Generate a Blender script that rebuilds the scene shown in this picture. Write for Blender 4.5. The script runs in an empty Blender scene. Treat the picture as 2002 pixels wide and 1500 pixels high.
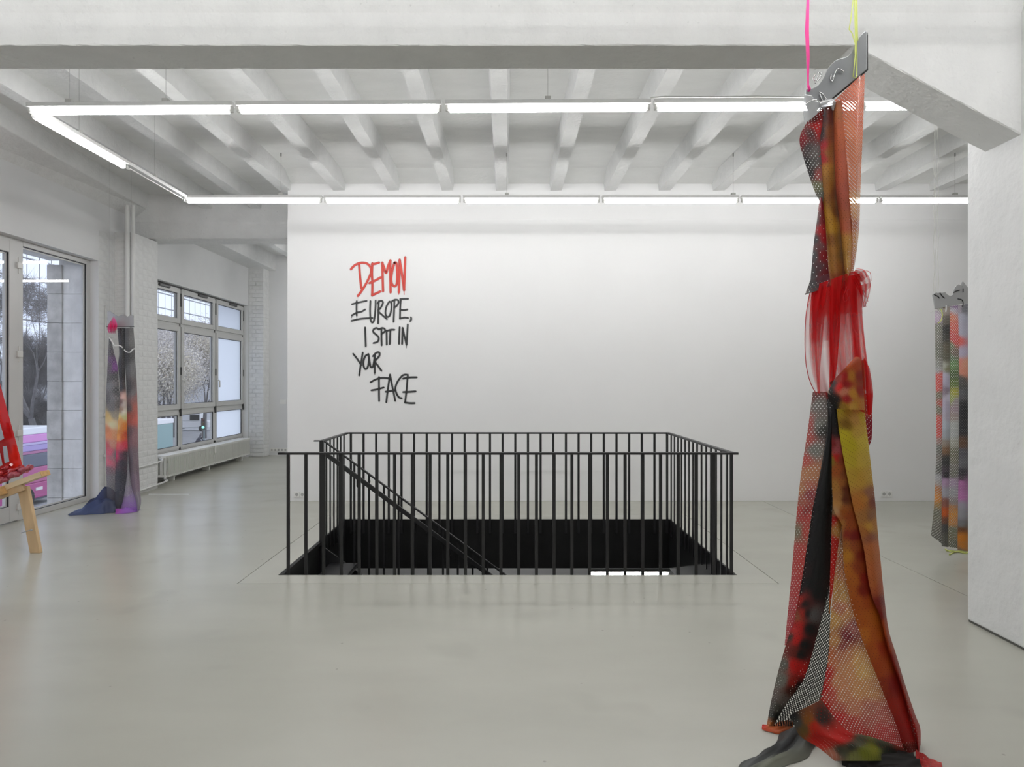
import bpy, math, random
import numpy as np
from mathutils import Vector, Matrix
random.seed(7)
R = random.Random(11)
SC = bpy.context.scene
COL = SC.collection

# ------------------------------------------------------------------ camera
F, CX, CY, H = 1340.0, 991.0, 748.0, 1.56       # focal length in pixels of a 2002 px wide frame
cam_d = bpy.data.cameras.new('camera'); cam = bpy.data.objects.new('camera', cam_d); COL.objects.link(cam)
cam.location = (0, 0, H); cam.rotation_euler = (math.pi/2, 0, 0)
cam_d.sensor_width = 36; cam_d.lens = 36*F/2002
cam_d.shift_x = (1001-CX)/2002; cam_d.shift_y = (CY-750)/2002
cam_d.clip_end = 600
SC.camera = cam
# ------------------------------------------------------------------ world, exposure
w = bpy.data.worlds.new('overcast_sky'); SC.world = w; w.use_nodes = True
bg = w.node_tree.nodes['Background']
bg.inputs[0].default_value = (0.81, 0.865, 1.0, 1); bg.inputs[1].default_value = 1.55
SC.view_settings.view_transform = 'Standard'; SC.view_settings.look = 'None'
SC.view_settings.exposure = 0.0; SC.view_settings.gamma = 1.0; SC.view_settings.use_curve_mapping = False
try:
    SC.cycles.use_denoising = True
    SC.cycles.max_bounces = 10; SC.cycles.diffuse_bounces = 6; SC.cycles.transparent_max_bounces = 24
    SC.cycles.sample_clamp_indirect = 6.0
    SC.cycles.caustics_reflective = False; SC.cycles.caustics_refractive = False
except Exception: pass
TUBE = 37.0            # radiance of a fluorescent tube
TEX = 1.22             # gain on cloth colours, which hold print plus the shading of the folds

# ------------------------------------------------------------------ helpers
def lin(c):
    if isinstance(c, (int, float)): c = (c, c, c)
    o = []
    for v in c:
        v = v/255.0
        o.append(v/12.92 if v <= .04045 else ((v+.055)/1.055)**2.4)
    return o
def P(px, py, Y):                     # measured point at a known distance -> world
    return Vector(((px-CX)*Y/F, Y, H+(CY-py)*Y/F))

def new_mat(name):
    m = bpy.data.materials.new(name); m.use_nodes = True
    nt = m.node_tree
    return m, nt, nt.nodes, nt.links
def mat(name, rgb, rough=.6, metal=0.0, bump=0.0, bscale=40, var=0.0, vscale=3, spec=.5, coat=0.0, speck=0.0, aniso=None, detail=6):
    m, nt, N, L = new_mat(name)
    b = N['Principled BSDF']
    c = list(rgb)+[1]
    b.inputs['Base Color'].default_value = c; b.inputs['Roughness'].default_value = rough
    b.inputs['Metallic'].default_value = metal; b.inputs['Specular IOR Level'].default_value = spec
    b.inputs['Coat Weight'].default_value = coat
    if bump or var or speck:
        tc = N.new('ShaderNodeTexCoord'); src = tc.outputs['Object']
        if aniso:
            mp = N.new('ShaderNodeMapping'); mp.inputs['Scale'].default_value = aniso
            L.new(src, mp.inputs['Vector']); src = mp.outputs['Vector']
    if var:
        n = N.new('ShaderNodeTexNoise'); n.inputs['Scale'].default_value = vscale; n.inputs['Detail'].default_value = detail
        L.new(src, n.inputs['Vector'])
        r = N.new('ShaderNodeMapRange'); r.inputs[1].default_value = .3; r.inputs[2].default_value = .7
        r.inputs[3].default_value = 1-var; r.inputs[4].default_value = 1+var*.5
        L.new(n.outputs['Fac'], r.inputs[0])
        mx = N.new('ShaderNodeMix'); mx.data_type = 'RGBA'; mx.blend_type = 'MULTIPLY'; mx.inputs[0].default_value = 1
        mx.inputs[6].default_value = c
        L.new(r.outputs[0], mx.inputs[7]); out = mx.outputs[2]
        if speck:
            s = N.new('ShaderNodeTexNoise'); s.inputs['Scale'].default_value = 28; s.inputs['Detail'].default_value = 3
            L.new(tc.outputs['Object'], s.inputs['Vector'])
            sr = N.new('ShaderNodeMapRange'); sr.inputs[1].default_value = .70; sr.inputs[2].default_value = .76
            sr.inputs[3].default_value = 1; sr.inputs[4].default_value = 1-speck
            L.new(s.outputs['Fac'], sr.inputs[0])
            m2 = N.new('ShaderNodeMix'); m2.data_type = 'RGBA'; m2.blend_type = 'MULTIPLY'; m2.inputs[0].default_value = 1
            L.new(out, m2.inputs[6]); L.new(sr.outputs[0], m2.inputs[7]); out = m2.outputs[2]
        L.new(out, b.inputs['Base Color'])
    if bump:
        n2 = N.new('ShaderNodeTexNoise'); n2.inputs['Scale'].default_value = bscale; n2.inputs['Detail'].default_value = 5
        L.new(src, n2.inputs['Vector'])
        bp = N.new('ShaderNodeBump'); bp.inputs['Strength'].default_value = bump; bp.inputs['Distance'].default_value = .02
        L.new(n2.outputs['Fac'], bp.inputs['Height']); L.new(bp.outputs[0], b.inputs['Normal'])
    return m
def emit(name, rgb, s):
    m, nt, N, L = new_mat(name)
    N.remove(N['Principled BSDF'])
    e = N.new('ShaderNodeEmission'); e.inputs[0].default_value = (*rgb, 1); e.inputs[1].default_value = s
    L.new(e.outputs[0], N['Material Output'].inputs[0]); return m
def glassmat(name, tint=(.93, .95, .96), diff=0.0, refl=1.0, dcol=(.8, .84, .9)):
    m, nt, N, L = new_mat(name)
    N.remove(N['Principled BSDF'])
    t = N.new('ShaderNodeBsdfTransparent'); t.inputs[0].default_value = (*tint, 1)
    g = N.new('ShaderNodeBsdfGlossy'); g.inputs['Roughness'].default_value = .0
    lw = N.new('ShaderNodeLayerWeight'); lw.inputs[0].default_value = .5       # Schlick reflectance, the same from both sides
    p5 = N.new('ShaderNodeMath'); p5.operation = 'POWER'; p5.inputs[1].default_value = 5; L.new(lw.outputs['Facing'], p5.inputs[0])
    mm = N.new('ShaderNodeMath'); mm.operation = 'MULTIPLY_ADD'; mm.inputs[1].default_value = .92*refl; mm.inputs[2].default_value = .075*refl
    L.new(p5.outputs[0], mm.inputs[0])
    mx = N.new('ShaderNodeMixShader'); L.new(mm.outputs[0], mx.inputs[0])
    base = t.outputs[0]
    if diff:
        d = N.new('ShaderNodeBsdfTranslucent'); d.inputs[0].default_value = (*dcol, 1)
        m0 = N.new('ShaderNodeMixShader'); m0.inputs[0].default_value = diff
        L.new(t.outputs[0], m0.inputs[1]); L.new(d.outputs[0], m0.inputs[2]); base = m0.outputs[0]
    L.new(base, mx.inputs[1]); L.new(g.outputs[0], mx.inputs[2])
    L.new(mx.outputs[0], N['Material Output'].inputs[0]); return m

def textile(name, holes=True, pitch=(.016, .021), r=.0026, trans=.25, rough=.5, veil=0.0, coat=0.0, weave=0.0):
    """printed cloth: print colour from the 'print' attribute, punched holes laid out in cloth coordinates"""
    m, nt, N, L = new_mat(name)
    b = N['Principled BSDF']
    a = N.new('ShaderNodeAttribute'); a.attribute_name = 'print'
    L.new(a.outputs['Color'], b.inputs['Base Color'])
    b.inputs['Roughness'].default_value = rough; b.inputs['Specular IOR Level'].default_value = .35
    b.inputs['Coat Weight'].default_value = coat; b.inputs['Coat Roughness'].default_value = .12
    tl = N.new('ShaderNodeBsdfTranslucent'); L.new(a.outputs['Color'], tl.inputs[0])
    m1 = N.new('ShaderNodeMixShader'); m1.inputs[0].default_value = trans
    L.new(b.outputs[0], m1.inputs[1]); L.new(tl.outputs[0], m1.inputs[2])
    outp = m1.outputs[0]
    if holes or veil:
        tp = N.new('ShaderNodeBsdfTransparent')
        m2 = N.new('ShaderNodeMixShader')
        L.new(outp, m2.inputs[1]); L.new(tp.outputs[0], m2.inputs[2])
        if holes:
            uv = N.new('ShaderNodeUVMap'); uv.uv_map = 'cloth'
            ds = []
            for off in ((0, 0, 0), (.5, .5, 0)):
                ma = N.new('ShaderNodeVectorMath'); ma.operation = 'MULTIPLY_ADD'
                ma.inputs[1].default_value = (1/pitch[0], 1/pitch[1], 0); ma.inputs[2].default_value = off
                L.new(uv.outputs[0], ma.inputs[0])
                fr = N.new('ShaderNodeVectorMath'); fr.operation = 'FRACTION'; L.new(ma.outputs[0], fr.inputs[0])
                su = N.new('ShaderNodeVectorMath'); su.operation = 'SUBTRACT'; su.inputs[1].default_value = (.5, .5, 0)
                L.new(fr.outputs[0], su.inputs[0])
                sc = N.new('ShaderNodeVectorMath'); sc.operation = 'MULTIPLY'; sc.inputs[1].default_value = (pitch[0], pitch[1]*.8, 0)
                L.new(su.outputs[0], sc.inputs[0])
                ln = N.new('ShaderNodeVectorMath'); ln.operation = 'LENGTH'; L.new(sc.outputs[0], ln.inputs[0])
                ds.append(ln.outputs['Value'])
            mi = N.new('ShaderNodeMath'); mi.operation = 'MINIMUM'; L.new(ds[0], mi.inputs[0]); L.new(ds[1], mi.inputs[1])
            lt = N.new('ShaderNodeMath'); lt.operation = 'LESS_THAN'; lt.inputs[1].default_value = r
            L.new(mi.outputs[0], lt.inputs[0])
            mxx = N.new('ShaderNodeMath'); mxx.operation = 'MAXIMUM'; mxx.inputs[1].default_value = veil
            L.new(lt.outputs[0], mxx.inputs[0]); L.new(mxx.outputs[0], m2.inputs[0])
        else:
            at = N.new('ShaderNodeAttribute'); at.attribute_name = 'veil'
            L.new(at.outputs['Fac'], m2.inputs[0])
        outp = m2.outputs[0]
    L.new(outp, N['Material Output'].inputs[0])
    return m

class MB:
    def __init__(s): s.v = []; s.f = []; s.sm = []
    def add(s, vs, fs, smooth=False):
        n = len(s.v); s.v += [tuple(v) for v in vs]; s.f += [tuple(i+n for i in f) for f in fs]; s.sm += [smooth]*len(fs); return s
    def box(s, x0, x1, y0, y1, z0, z1):
        return s.hexa([(x0,y0,z0),(x1,y0,z0),(x1,y1,z0),(x0,y1,z0),(x0,y0,z1),(x1,y0,z1),(x1,y1,z1),(x0,y1,z1)])
    def hexa(s, v): return s.add(v, [(0,3,2,1),(4,5,6,7),(0,1,5,4),(1,2,6,5),(2,3,7,6),(3,0,4,7)])
    def obox(s, c, ax, ay, az, hx, hy, hz):      # oriented box
        c = Vector(c); ax = Vector(ax)*hx; ay = Vector(ay)*hy; az = Vector(az)*hz
        return s.hexa([c-ax-ay-az, c+ax-ay-az, c+ax+ay-az, c-ax+ay-az, c-ax-ay+az, c+ax-ay+az, c+ax+ay+az, c-ax+ay+az])
    def tube(s, pts, r, n=8, cap=True, smooth=True):
        pts = [Vector(p) for p in pts]; rs = r if isinstance(r, (list, tuple)) else [r]*len(pts)
        vs = []; up = None
        for i, p in enumerate(pts):
            d = (pts[min(i+1, len(pts)-1)]-pts[max(i-1, 0)]).normalized()
            if up is None:
                up = Vector((0,0,1)) if abs(d.z) < .9 else Vector((1,0,0))
            u = d.cross(up)
            if u.length < 1e-5: u = d.cross(Vector((0,1,0)))
            u.normalize(); vv = d.cross(u).normalized(); up = -vv if False else up
            for k in range(n):
                t = 2*math.pi*k/n; vs.append(p+u*(rs[i]*math.cos(t))+vv*(rs[i]*math.sin(t)))
        fs = [(i*n+k, i*n+(k+1)%n, (i+1)*n+(k+1)%n, (i+1)*n+k) for i in range(len(pts)-1) for k in range(n)]
        s.add(vs, fs, smooth)
        if cap: s.add([vs[k] for k in range(n)], [tuple(range(n))]); s.add([vs[-n+k] for k in range(n)], [tuple(reversed(range(n)))])
        return s
    def prism(s, poly, d):                         # polygon (3D points) extruded along d
        d = Vector(d); a = [Vector(p) for p in poly]; b = [p+d for p in a]; n = len(a)
        return s.add(a+b, [tuple(range(n)), tuple(range(2*n-1, n-1, -1))]+[(i, i+n, (i+1)%n+n, (i+1)%n) for i in range(n)])
    def build(s, name, m, parent=None, bevel=0.0):
        me = bpy.data.meshes.new(name); me.from_pydata(s.v, [], s.f); me.validate()
        if len(me.polygons) == len(s.sm): me.polygons.foreach_set('use_smooth', s.sm)
        bmesh_fix(me)
        o = bpy.data.objects.new(name, me); COL.objects.link(o)
        if m: me.materials.append(m)
        if parent: put_under(o, parent)
        if bevel:
            b = o.modifiers.new('bevel', 'BEVEL'); b.width = bevel; b.segments = 2; b.limit_method = 'ANGLE'
        return o
import bmesh
def bmesh_fix(me):
    b = bmesh.new(); b.from_mesh(me); bmesh.ops.recalc_face_normals(b, faces=b.faces); b.to_mesh(me); b.free()
def put_under(o, parent):
    o.parent = parent
    o.matrix_parent_inverse = Matrix.Translation(parent.location).inverted() if parent.location.length else Matrix.Identity(4)
def tag(o, label=None, cat=None, group=None, kind=None):
    if label: o['label'] = label
    if cat: o['category'] = cat
    if group: o['group'] = group
    if kind: o['kind'] = kind
    return o
def empty(name, loc, label, cat, group=None, kind=None):
    o = bpy.data.objects.new(name, None); COL.objects.link(o); o.location = loc; o.empty_display_size = .1
    return tag(o, label, cat, group, kind)
def struct(name, mb, m, label, cat='wall', bevel=0):
    return tag(mb.build(name, m, None, bevel), label, cat, None, 'structure')
def inst(src, name, parent, loc):                  # a copy that shares mesh data
    o = bpy.data.objects.new(name, src.data); COL.objects.link(o); o.location = loc; put_under(o, parent); return o

# ------------------------------------------------------------------ materials
M_wall = mat('white_wall_paint', (.80,.80,.80), .7, var=.02, vscale=1.2)
M_plaster = mat('rough_white_plaster', (.75,.755,.75), .85, bump=.55, bscale=22, var=.05, vscale=5, speck=.16)
M_rib = mat('whitewashed_concrete', (.73,.735,.73), .85, bump=.5, bscale=26, var=.05, vscale=7, speck=.18)
M_slab = mat('whitewashed_slab', (.72,.725,.715), .85, bump=.2, bscale=20, var=.04, vscale=3, speck=.10, aniso=(1,2.5,1))
M_brick = mat('white_painted_brick', (.75,.755,.75), .7, bump=.35, bscale=45, var=.08, vscale=9, speck=.12)
M_mortar = mat('white_painted_mortar', (.74,.745,.74), .85, bump=.4, bscale=50)
M_facade = mat('interior_facade_plaster', (.74,.745,.75), .75, var=.03, vscale=2)
M_steel = mat('black_painted_steel', (.013,.013,.014), .42, spec=.5)
M_liner = mat('black_steel_plate', (.010,.010,.010), .5, var=.35, vscale=4, spec=.3)
M_gap = mat('dark_joint', (.10,.10,.09), .9)
M_frame = mat('grey_white_window_frame', (.56,.56,.55), .35, spec=.5)
M_gasket = mat('black_rubber_gasket', (.01,.01,.012), .5)
M_hard = mat('dark_window_hardware', (.06,.06,.06), .4)
M_hinge = mat('white_hinge', (.62,.62,.60), .3)
M_glass = glassmat('clear_glass', (.90,.92,.94))
M_frost = glassmat('frosted_film_glass', (.55,.58,.62), diff=.96, refl=.6, dcol=(.80,.86,.92))
M_rad = mat('white_radiator_enamel', (.80,.80,.77), .3, spec=.5)
M_tube = emit('lit_fluorescent_tube', (1.0,.995,.99), TUBE)
M_house = mat('light_housing_enamel', (.70,.70,.69), .35)
M_holder = mat('lamp_holder_plastic', (.45,.45,.43), .4)
M_wire = mat('steel_wire', (.30,.30,.29), .35, metal=.6)
M_plate_w = mat('white_socket_plastic', (.80,.80,.78), .3)
M_sock_d = mat('socket_recess', (.42,.42,.41), .5)
M_pine = mat('pine_wood', (.66,.46,.26), .5, var=.22, vscale=9, aniso=(1,1,.12), bump=.08, bscale=60)
M_pine2 = mat('pale_pine_wood', (.74,.58,.36), .5, var=.12, vscale=8, aniso=(.12,1,1))
M_end = mat('pine_end_grain', (.62,.37,.15), .6, var=.2, vscale=30)
M_bolt = mat('zinc_bolt', (.45,.45,.46), .3, metal=.9)
M_pipe = mat('white_pipe_paint', (.74,.745,.73), .35)

# floor: polished screed
def floor_mat(name, base, var):
    m, nt, N, L = new_mat(name)
    b = N['Principled BSDF']; tc = N.new('ShaderNodeTexCoord')
    mp = N.new('ShaderNodeMapping'); mp.inputs['Scale'].default_value = (.7, 1.6, 1); L.new(tc.outputs['Object'], mp.inputs[0])
    n = N.new('ShaderNodeTexNoise'); n.inputs['Scale'].default_value = 1.1; n.inputs['Detail'].default_value = 4; n.inputs['Roughness'].default_value = .5
    L.new(mp.outputs[0], n.inputs['Vector'])
    cr = N.new('ShaderNodeValToRGB'); cr.color_ramp.elements[0].position = .2; cr.color_ramp.elements[1].position = .8
    cr.color_ramp.elements[0].color = (*[c*(1-var) for c in base], 1); cr.color_ramp.elements[1].color = (*[c*(1+var*.7) for c in base], 1)
    L.new(n.outputs['Fac'], cr.inputs[0])
    # a few darker stains and specks
    v = N.new('ShaderNodeTexNoise'); v.inputs['Scale'].default_value = 1.7; v.inputs['Detail'].default_value = 2
    L.new(tc.outputs['Object'], v.inputs['Vector'])
    mr = N.new('ShaderNodeMapRange'); mr.inputs[1].default_value = .62; mr.inputs[2].default_value = .85; mr.inputs[3].default_value = 1; mr.inputs[4].default_value = .85
    L.new(v.outputs['Fac'], mr.inputs[0])
    mx = N.new('ShaderNodeMix'); mx.data_type = 'RGBA'; mx.blend_type = 'MULTIPLY'; mx.inputs[0].default_value = 1
    L.new(cr.outputs[0], mx.inputs[6]); L.new(mr.outputs[0], mx.inputs[7]); 
    sp = N.new('ShaderNodeTexVoronoi'); sp.inputs['Scale'].default_value = 5.5; L.new(tc.outputs['Object'], sp.inputs['Vector'])   # sparse dark grit
    s1 = N.new('ShaderNodeMapRange'); s1.inputs[1].default_value = .018; s1.inputs[2].default_value = .05; s1.inputs[3].default_value = .5; s1.inputs[4].default_value = 1
    L.new(sp.outputs['Distance'], s1.inputs[0])
    m3 = N.new('ShaderNodeMix'); m3.data_type = 'RGBA'; m3.blend_type = 'MULTIPLY'; m3.inputs[0].default_value = .55
    L.new(mx.outputs[2], m3.inputs[6]); L.new(s1.outputs[0], m3.inputs[7]); L.new(m3.outputs[2], b.inputs['Base Color'])
    rr = N.new('ShaderNodeMapRange'); rr.inputs[1].default_value = .3; rr.inputs[2].default_value = .7; rr.inputs[3].default_value = .22; rr.inputs[4].default_value = .36
    b.inputs['Roughness'].default_value = .25
    b.inputs['Specular IOR Level'].default_value = .5
    return m
M_floor = floor_mat('polished_screed', (.435,.430,.378), .09)
M_border = floor_mat('pale_screed_border', (.455,.450,.400), .08)

# ------------------------------------------------------------------ room shell
XW, XI = -5.6, -5.41               # facade: window plane region and inner face
XR, YB, YF = 9.0, -6.0, 14.7
ZS, ZR = 4.29, 4.087                # slab soffit, rib soffit
OX0, OX1, OY0, OY1 = -1.85, 1.866, 5.55, 7.83     # stair opening
B = .24
fl = MB(); g = .003; T = -.05
def fslab(mb, x0, x1, y0, y1): mb.box(x0+g, x1-g, y0+g, y1-g, T, 0)
XJ = 3.363
def ring(mb, ox0, ox1, oy0, oy1, ix0, ix1, iy0, iy1):      # one slab around a rectangular hole
    o_ = [(ox0,oy0),(ox1,oy0),(ox1,oy1),(ox0,oy1)]; i_ = [(ix0,iy0),(ix1,iy0),(ix1,iy1),(ix0,iy1)]
    vs = [(x,y,0) for x,y in o_+i_]+[(x,y,T) for x,y in o_+i_]; fs = []
    for k in range(4):
        j = (k+1)%4; fs += [(k,j,4+j,4+k), (8+k,12+k,12+j,8+j), (k,8+k,8+j,j), (4+k,4+j,12+j,12+k)]
    return mb.add(vs, fs)
ring(fl, XI-.2, XJ-g, YB, YF, OX0-B-g, OX1+B+g, OY0-B-g, OY1+B+g)
fslab(fl, XJ, XR, YB, YF)
floor = struct('floor', fl, M_floor, 'polished grey screed floor with dark joints around the stairwell', 'floor')
bo = MB()
bo.box(OX0-B+g, OX1+B-g, OY0-B+g, OY0, T, 0); bo.box(OX0-B+g, OX1+B-g, OY1, OY1+B-g, T, 0)
bo.box(OX0-B+g, OX0, OY0, OY1, T, 0); bo.box(OX1, OX1+B-g, OY0, OY1, T, 0)
bo.build('screed_border', M_border, floor)['label'] = 'paler screed strip framing the stair opening'
sl = MB()
for (x0, x1, y0, y1) in ((XW-.46, OX0, YB, YF), (OX1, XR, YB, YF), (OX0, OX1, YB, OY0), (OX0, OX1, OY1, YF)):
    sl.box(x0, x1, y0, y1, -.40, T-.002)
sl.build('floor_slab', M_gap, floor)

# white display wall
ww = MB(); ww.box(-2.885, XR, 9.005, 9.42, 0, 3.70)
ww.box(-2.885, XR, 9.02, 9.42, 3.70, ZS+.02)
struct('wall_back', ww, M_wall, 'large smooth white display wall behind the stairwell', bevel=.004)
wf = MB(); wf.box(-6.06, XR, YF, YF+.3, 0, 4.7)
struct('wall_far', wf, M_facade, 'plain white end wall of the room beyond the display wall')
wr = MB(); wr.box(XR, XR+.3, YB, YF, 0, 4.7)
struct('wall_right', wr, M_wall, 'white side wall beyond the plastered pillar')
wb = MB(); wb.box(-6.06, XR+.3, YB-.3, YB, 0, 4.7)
struct('wall_front', wb, M_wall, 'white wall closing the near end of the gallery')
# facade with openings
DY0, DY1, DZ = 4.5, 9.08, 3.175
WY0, WY1, WZ0, WZ1 = 10.19, 14.33, .42, 3.165
fa = MB()
for (y0, y1, z0, z1) in ((YB, DY0, 0, 4.7), (DY0, DY1, DZ, 4.7), (DY1, WY0, 0, 4.7), (WY0, WY1, WZ1, 4.7), (WY1, YF, 0, 4.7)):
    fa.box(XW-.02, XI, y0, y1, z0, z1)
fa.box(XW-.02, -5.508, WY0, WY1, 0, WZ0)
wl = struct('wall_left', fa, M_facade, 'white plastered window wall with glass doors and sash window')
fo = MB()
for (y0, y1, z0, z1) in ((YB, DY0, -4.7, 4.7), (DY0, DY1, DZ, 4.7), (WY0, WY1, WZ1, 4.7), (WY0, WY1, -4.7, WZ0-.1), (WY1, YF, -4.7, 4.7), (DY0, DY1, -4.7, -.05)):
    fo.box(-6.06, XW-.02, y0, y1, z0, z1)
fo.box(-5.95, XW-.02, DY1+.03, WY0, -4.7, 4.7)
M_stone = mat('weathered_grey_stone', (.50,.495,.49), .85, bump=.35, bscale=30, var=.28, vscale=6, speck=.1)
M_stone2 = mat('pale_grey_stone', (.78,.78,.78), .85, bump=.3, bscale=30, var=.14, vscale=5)
fo_o = fo.build('stone_facade', M_stone2, wl)
# blocks of the stone reveal seen through the door glass
rs = random.Random(3)
zz = -.35
while zz < 3.1:
    hgt = .385
    a = MB(); a.box(-5.87, -5.60, DY1-.012-rs.uniform(0,.004), DY1+.02, zz+.0015, min(zz+hgt-.0015, 3.17)); o = a.build('stone_block', M_stone2, wl, .004)
    a = MB(); a.box(-6.07, -5.875, DY1-.03-rs.uniform(0,.012), DY1+.02, zz+.0015, min(zz+hgt-.0015, 3.17)); o = a.build('stone_block', M_stone, wl, .006)
    zz += hgt
    if zz > 3.0: break

# ceiling slab and ribs
ce = MB(); ce.box(-6.06, XR+.3, YB-.3, YF+.3, ZS, ZS+.25)
ceil = struct('ceiling', ce, M_slab, 'whitewashed concrete ceiling slab with closely spaced ribs', 'ceiling')
def rib_mesh(y0, y1):
    b = MB(); n = 26; vs = []
    rr = random.Random(int(y0*10))
    for i in range(n+1):
        y = y0+(y1-y0)*i/n
        j = lambda a=.005: rr.uniform(-a, a)
        vs += [(-.095, y, ZS+.01), (-.072+j(), y, ZR+j(.003)), (.072+j(), y, ZR+j(.003)), (.095, y, ZS+.01)]
    fs = []
    for i in range(n):
        for k in range(3): fs.append((i*4+k, i*4+k+1, (i+1)*4+k+1, (i+1)*4+k))
    fs += [(0,1,2,3), tuple(n*4+k for k in (3,2,1,0))]
    return b.add(vs, fs)
SP = .7135
for (y0, y1) in ((4.28, 9.99), (10.36, YF+.05), (YB, 4.02)):
    src = None
    for k in range(-6, 12):
        x = -.067+SP*k
        if y0 > 9.5 and k > 3: continue
        if src is None:
            src = rib_mesh(y0, y1).build('ceiling_rib', M_rib, ceil); src.location = (x, 0, 0)
        else: inst(src, 'ceiling_rib', ceil, (x, 0, 0))
# sloped fillets where the slab meets the beams
fi = MB()
fi.prism([(-2.88, 9.025, ZS+.01), (-2.88, 8.68, ZS+.01), (-2.88, 9.025, 4.175)], (XR+2.88, 0, 0))
fi.build('slab_fillet', M_slab, ceil)
fi = MB(); fi.prism([(XI, 4.30, ZS+.01), (XI, 4.65, ZS+.01), (XI, 4.30, 4.175)], (XR-XI, 0, 0)); fi.build('slab_fillet', M_slab, ceil)
# front beam with haunch
BZ = 3.531
def ragged(x0, x1, y, z, n, rr, a):
    return [(x0+(x1-x0)*i/n, y+rr.uniform(-a, a), z+rr.uniform(-a, a)) for i in range(n+1)]
rb = random.Random(5)
def beam_geo(y0, y1, zlow, ledge, xs):            # xs: list of (x, z of soffit)
    b = MB(); rows = []
    for (x, z) in xs:
        jz = rb.uniform(-.004, .004); jy = rb.uniform(-.003, .003)
        rows.append([(x, y0-.018, ZS+.02), (x, y0-.018, ledge+.035), (x, y0, ledge), (x, y0+jy, z+jz+.006), (x, y0+.006, z), (x, y1-.004, z+jz*.5), (x, y1, z+.004), (x, y1, ZS+.02)])
    m = len(rows[0]); vs = [p for r in rows for p in r]; fs = []
    for i in range(len(rows)-1):
        for k in range(m-1): fs.append((i*m+k, i*m+k+1, (i+1)*m+k+1, (i+1)*m+k))
    fs += [tuple(range(m)), tuple((len(rows)-1)*m+k for k in reversed(range(m)))]
    return b.add(vs, fs)
xs = []
x = -5.42
while x < 1.98: xs.append((x, BZ)); x += .06
HX = 2.02
for i in range(20): t = i/19; xs.append((HX+(3.02-HX)*t, BZ+(3.0-BZ)*t))
xs += [(3.1, 2.96), (3.35, 2.96), (3.62, 2.97)]
for i in range(12): t = i/11; xs.append((3.64+.98*t, 3.0+(BZ-3.0)*t))
xs += [(6, BZ), (XR, BZ)]
struct('beam_front', beam_geo(4.003, 4.308, BZ, 3.72, xs), M_plaster, 'rough white concrete beam crossing the top of the view with sloping haunch', 'beam')
xs = [(-5.42+.1*i, 3.651) for i in range(145)]
struct('beam_back', beam_geo(9.97, 10.38, 3.651, 3.86, xs), M_plaster, 'rough white concrete beam above the display wall', 'beam')
# edge beams along the facade
eb = MB()
def xedge(y): return -4.97-.0807*(y-6.73)
eb.hexa([(XI-.02,4.3,3.965),(xedge(4.3),4.3,ZR),(xedge(9.98),9.98,ZR),(XI-.02,9.98,3.93),(XI-.02,4.3,ZS+.02),(xedge(4.3)+.03,4.3,ZS+.02),(xedge(9.98)+.03,9.98,ZS+.02),(XI-.02,9.98,ZS+.02)])
struct('beam_window_side', eb, M_rib, 'edge beam along the top of the window wall over the doors', 'beam', .012)
eb = MB(); eb.box(XI-.02, -4.95, 10.37, YF, 3.955, ZS+.02)
struct('beam_far_window', eb, M_rib, 'edge beam above the far sash window', 'beam', .012)
# plastered pillar
pi = MB(); n = 14
pi.box(3.005, 3.66, 3.83, 4.476, 0.012, ZS+.01)
pil = struct('pillar_plaster', pi, mat('rough_pillar_plaster', (.76,.765,.765), .85, bump=.6, bscale=9, var=.04, vscale=3, speck=.1), 'thick rough-plastered white pillar under the beam haunch', 'pillar', .012)
pg = MB(); pg.box(3.012, 3.65, 3.84, 4.47, -.01, .013); pg.build('base_joint', M_gap, pil)
# brick piers
pb = MB(); pb.box(XI-.02, -5.1572, 9.4478, 10.12, 0, 3.63)
pier = struct('pillar_brick', pb, M_mortar, 'white painted brick pier between glass doors and sash window', 'pillar')
course = .0833
bsrc = {}
rk = random.Random(9)
def brick(kind, L_, c):
    key = (kind, round(L_, 3))
    if key not in bsrc:
        b = MB(); h = .0355
        if kind == 'x': b.box(-L_/2, L_/2, -.02, .02, -h, h)
        else: b.box(-.02, .02, -L_/2, L_/2, -h, h)
        o = b.build('brick', M_brick, pier, .004); bsrc[key] = o; o.location = c
        o.matrix_parent_inverse = Matrix.Identity(4)
        return o
    s = bsrc[key]; o = inst(s, 'brick', pier, c)
    md = o.modifiers.new('bevel', 'BEVEL'); md.width = .004; md.segments = 2; md.limit_method = 'ANGLE'
    return o
for i in range(43):
    z = .045+course*i
    brick('x', .232, (-5.289, 9.466-rk.uniform(0,.003), z))
    if i % 2:
        for y in (9.57, 9.82, 10.03): brick('y', .238 if y < 10 else .165, (-5.176+rk.uniform(0,.0032), y+(.0 if y<10 else .004), z))
    else:
        for y in (9.515, 9.70, 9.955): brick('y', .112 if y < 9.6 else (.238 if y < 9.8 else .25), (-5.176+rk.uniform(0,.0032), y+.005, z))
    if i % 2 == 0: brick('y', .35, (-5.4285+rk.uniform(0,.003), 9.267, z))
    else:
        brick('y', .22, (-5.4285+rk.uniform(0,.003), 9.20, z)); brick('y', .112, (-5.4285+rk.uniform(0,.003), 9.385, z))
p2 = MB(); p2.box(XI-.02, -5.10, 14.36, YF, 0, 3.96)
pier2 = struct('pillar_brick_far', p2, M_mortar, 'white painted brick pier at the far end of the sash window', 'pillar')
bb = MB()
for i in range(47):
    z = .045+course*i
    for (a, c) in (((-5.40, -5.26), (-5.25, -5.098)) if i % 2 else ((-5.40, -5.335), (-5.325, -5.098))):
        bb.box(a, c, 14.35-rk.uniform(0,.006), 14.38, z-.036, z+.036)
    bb.box(-5.12, -5.092-rk.uniform(0,.005), 14.36, 14.69, z-.036, z+.036)
bk = bb.build('brickwork', M_brick, pier2, .004); bk['kind'] = 'stuff'

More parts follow.
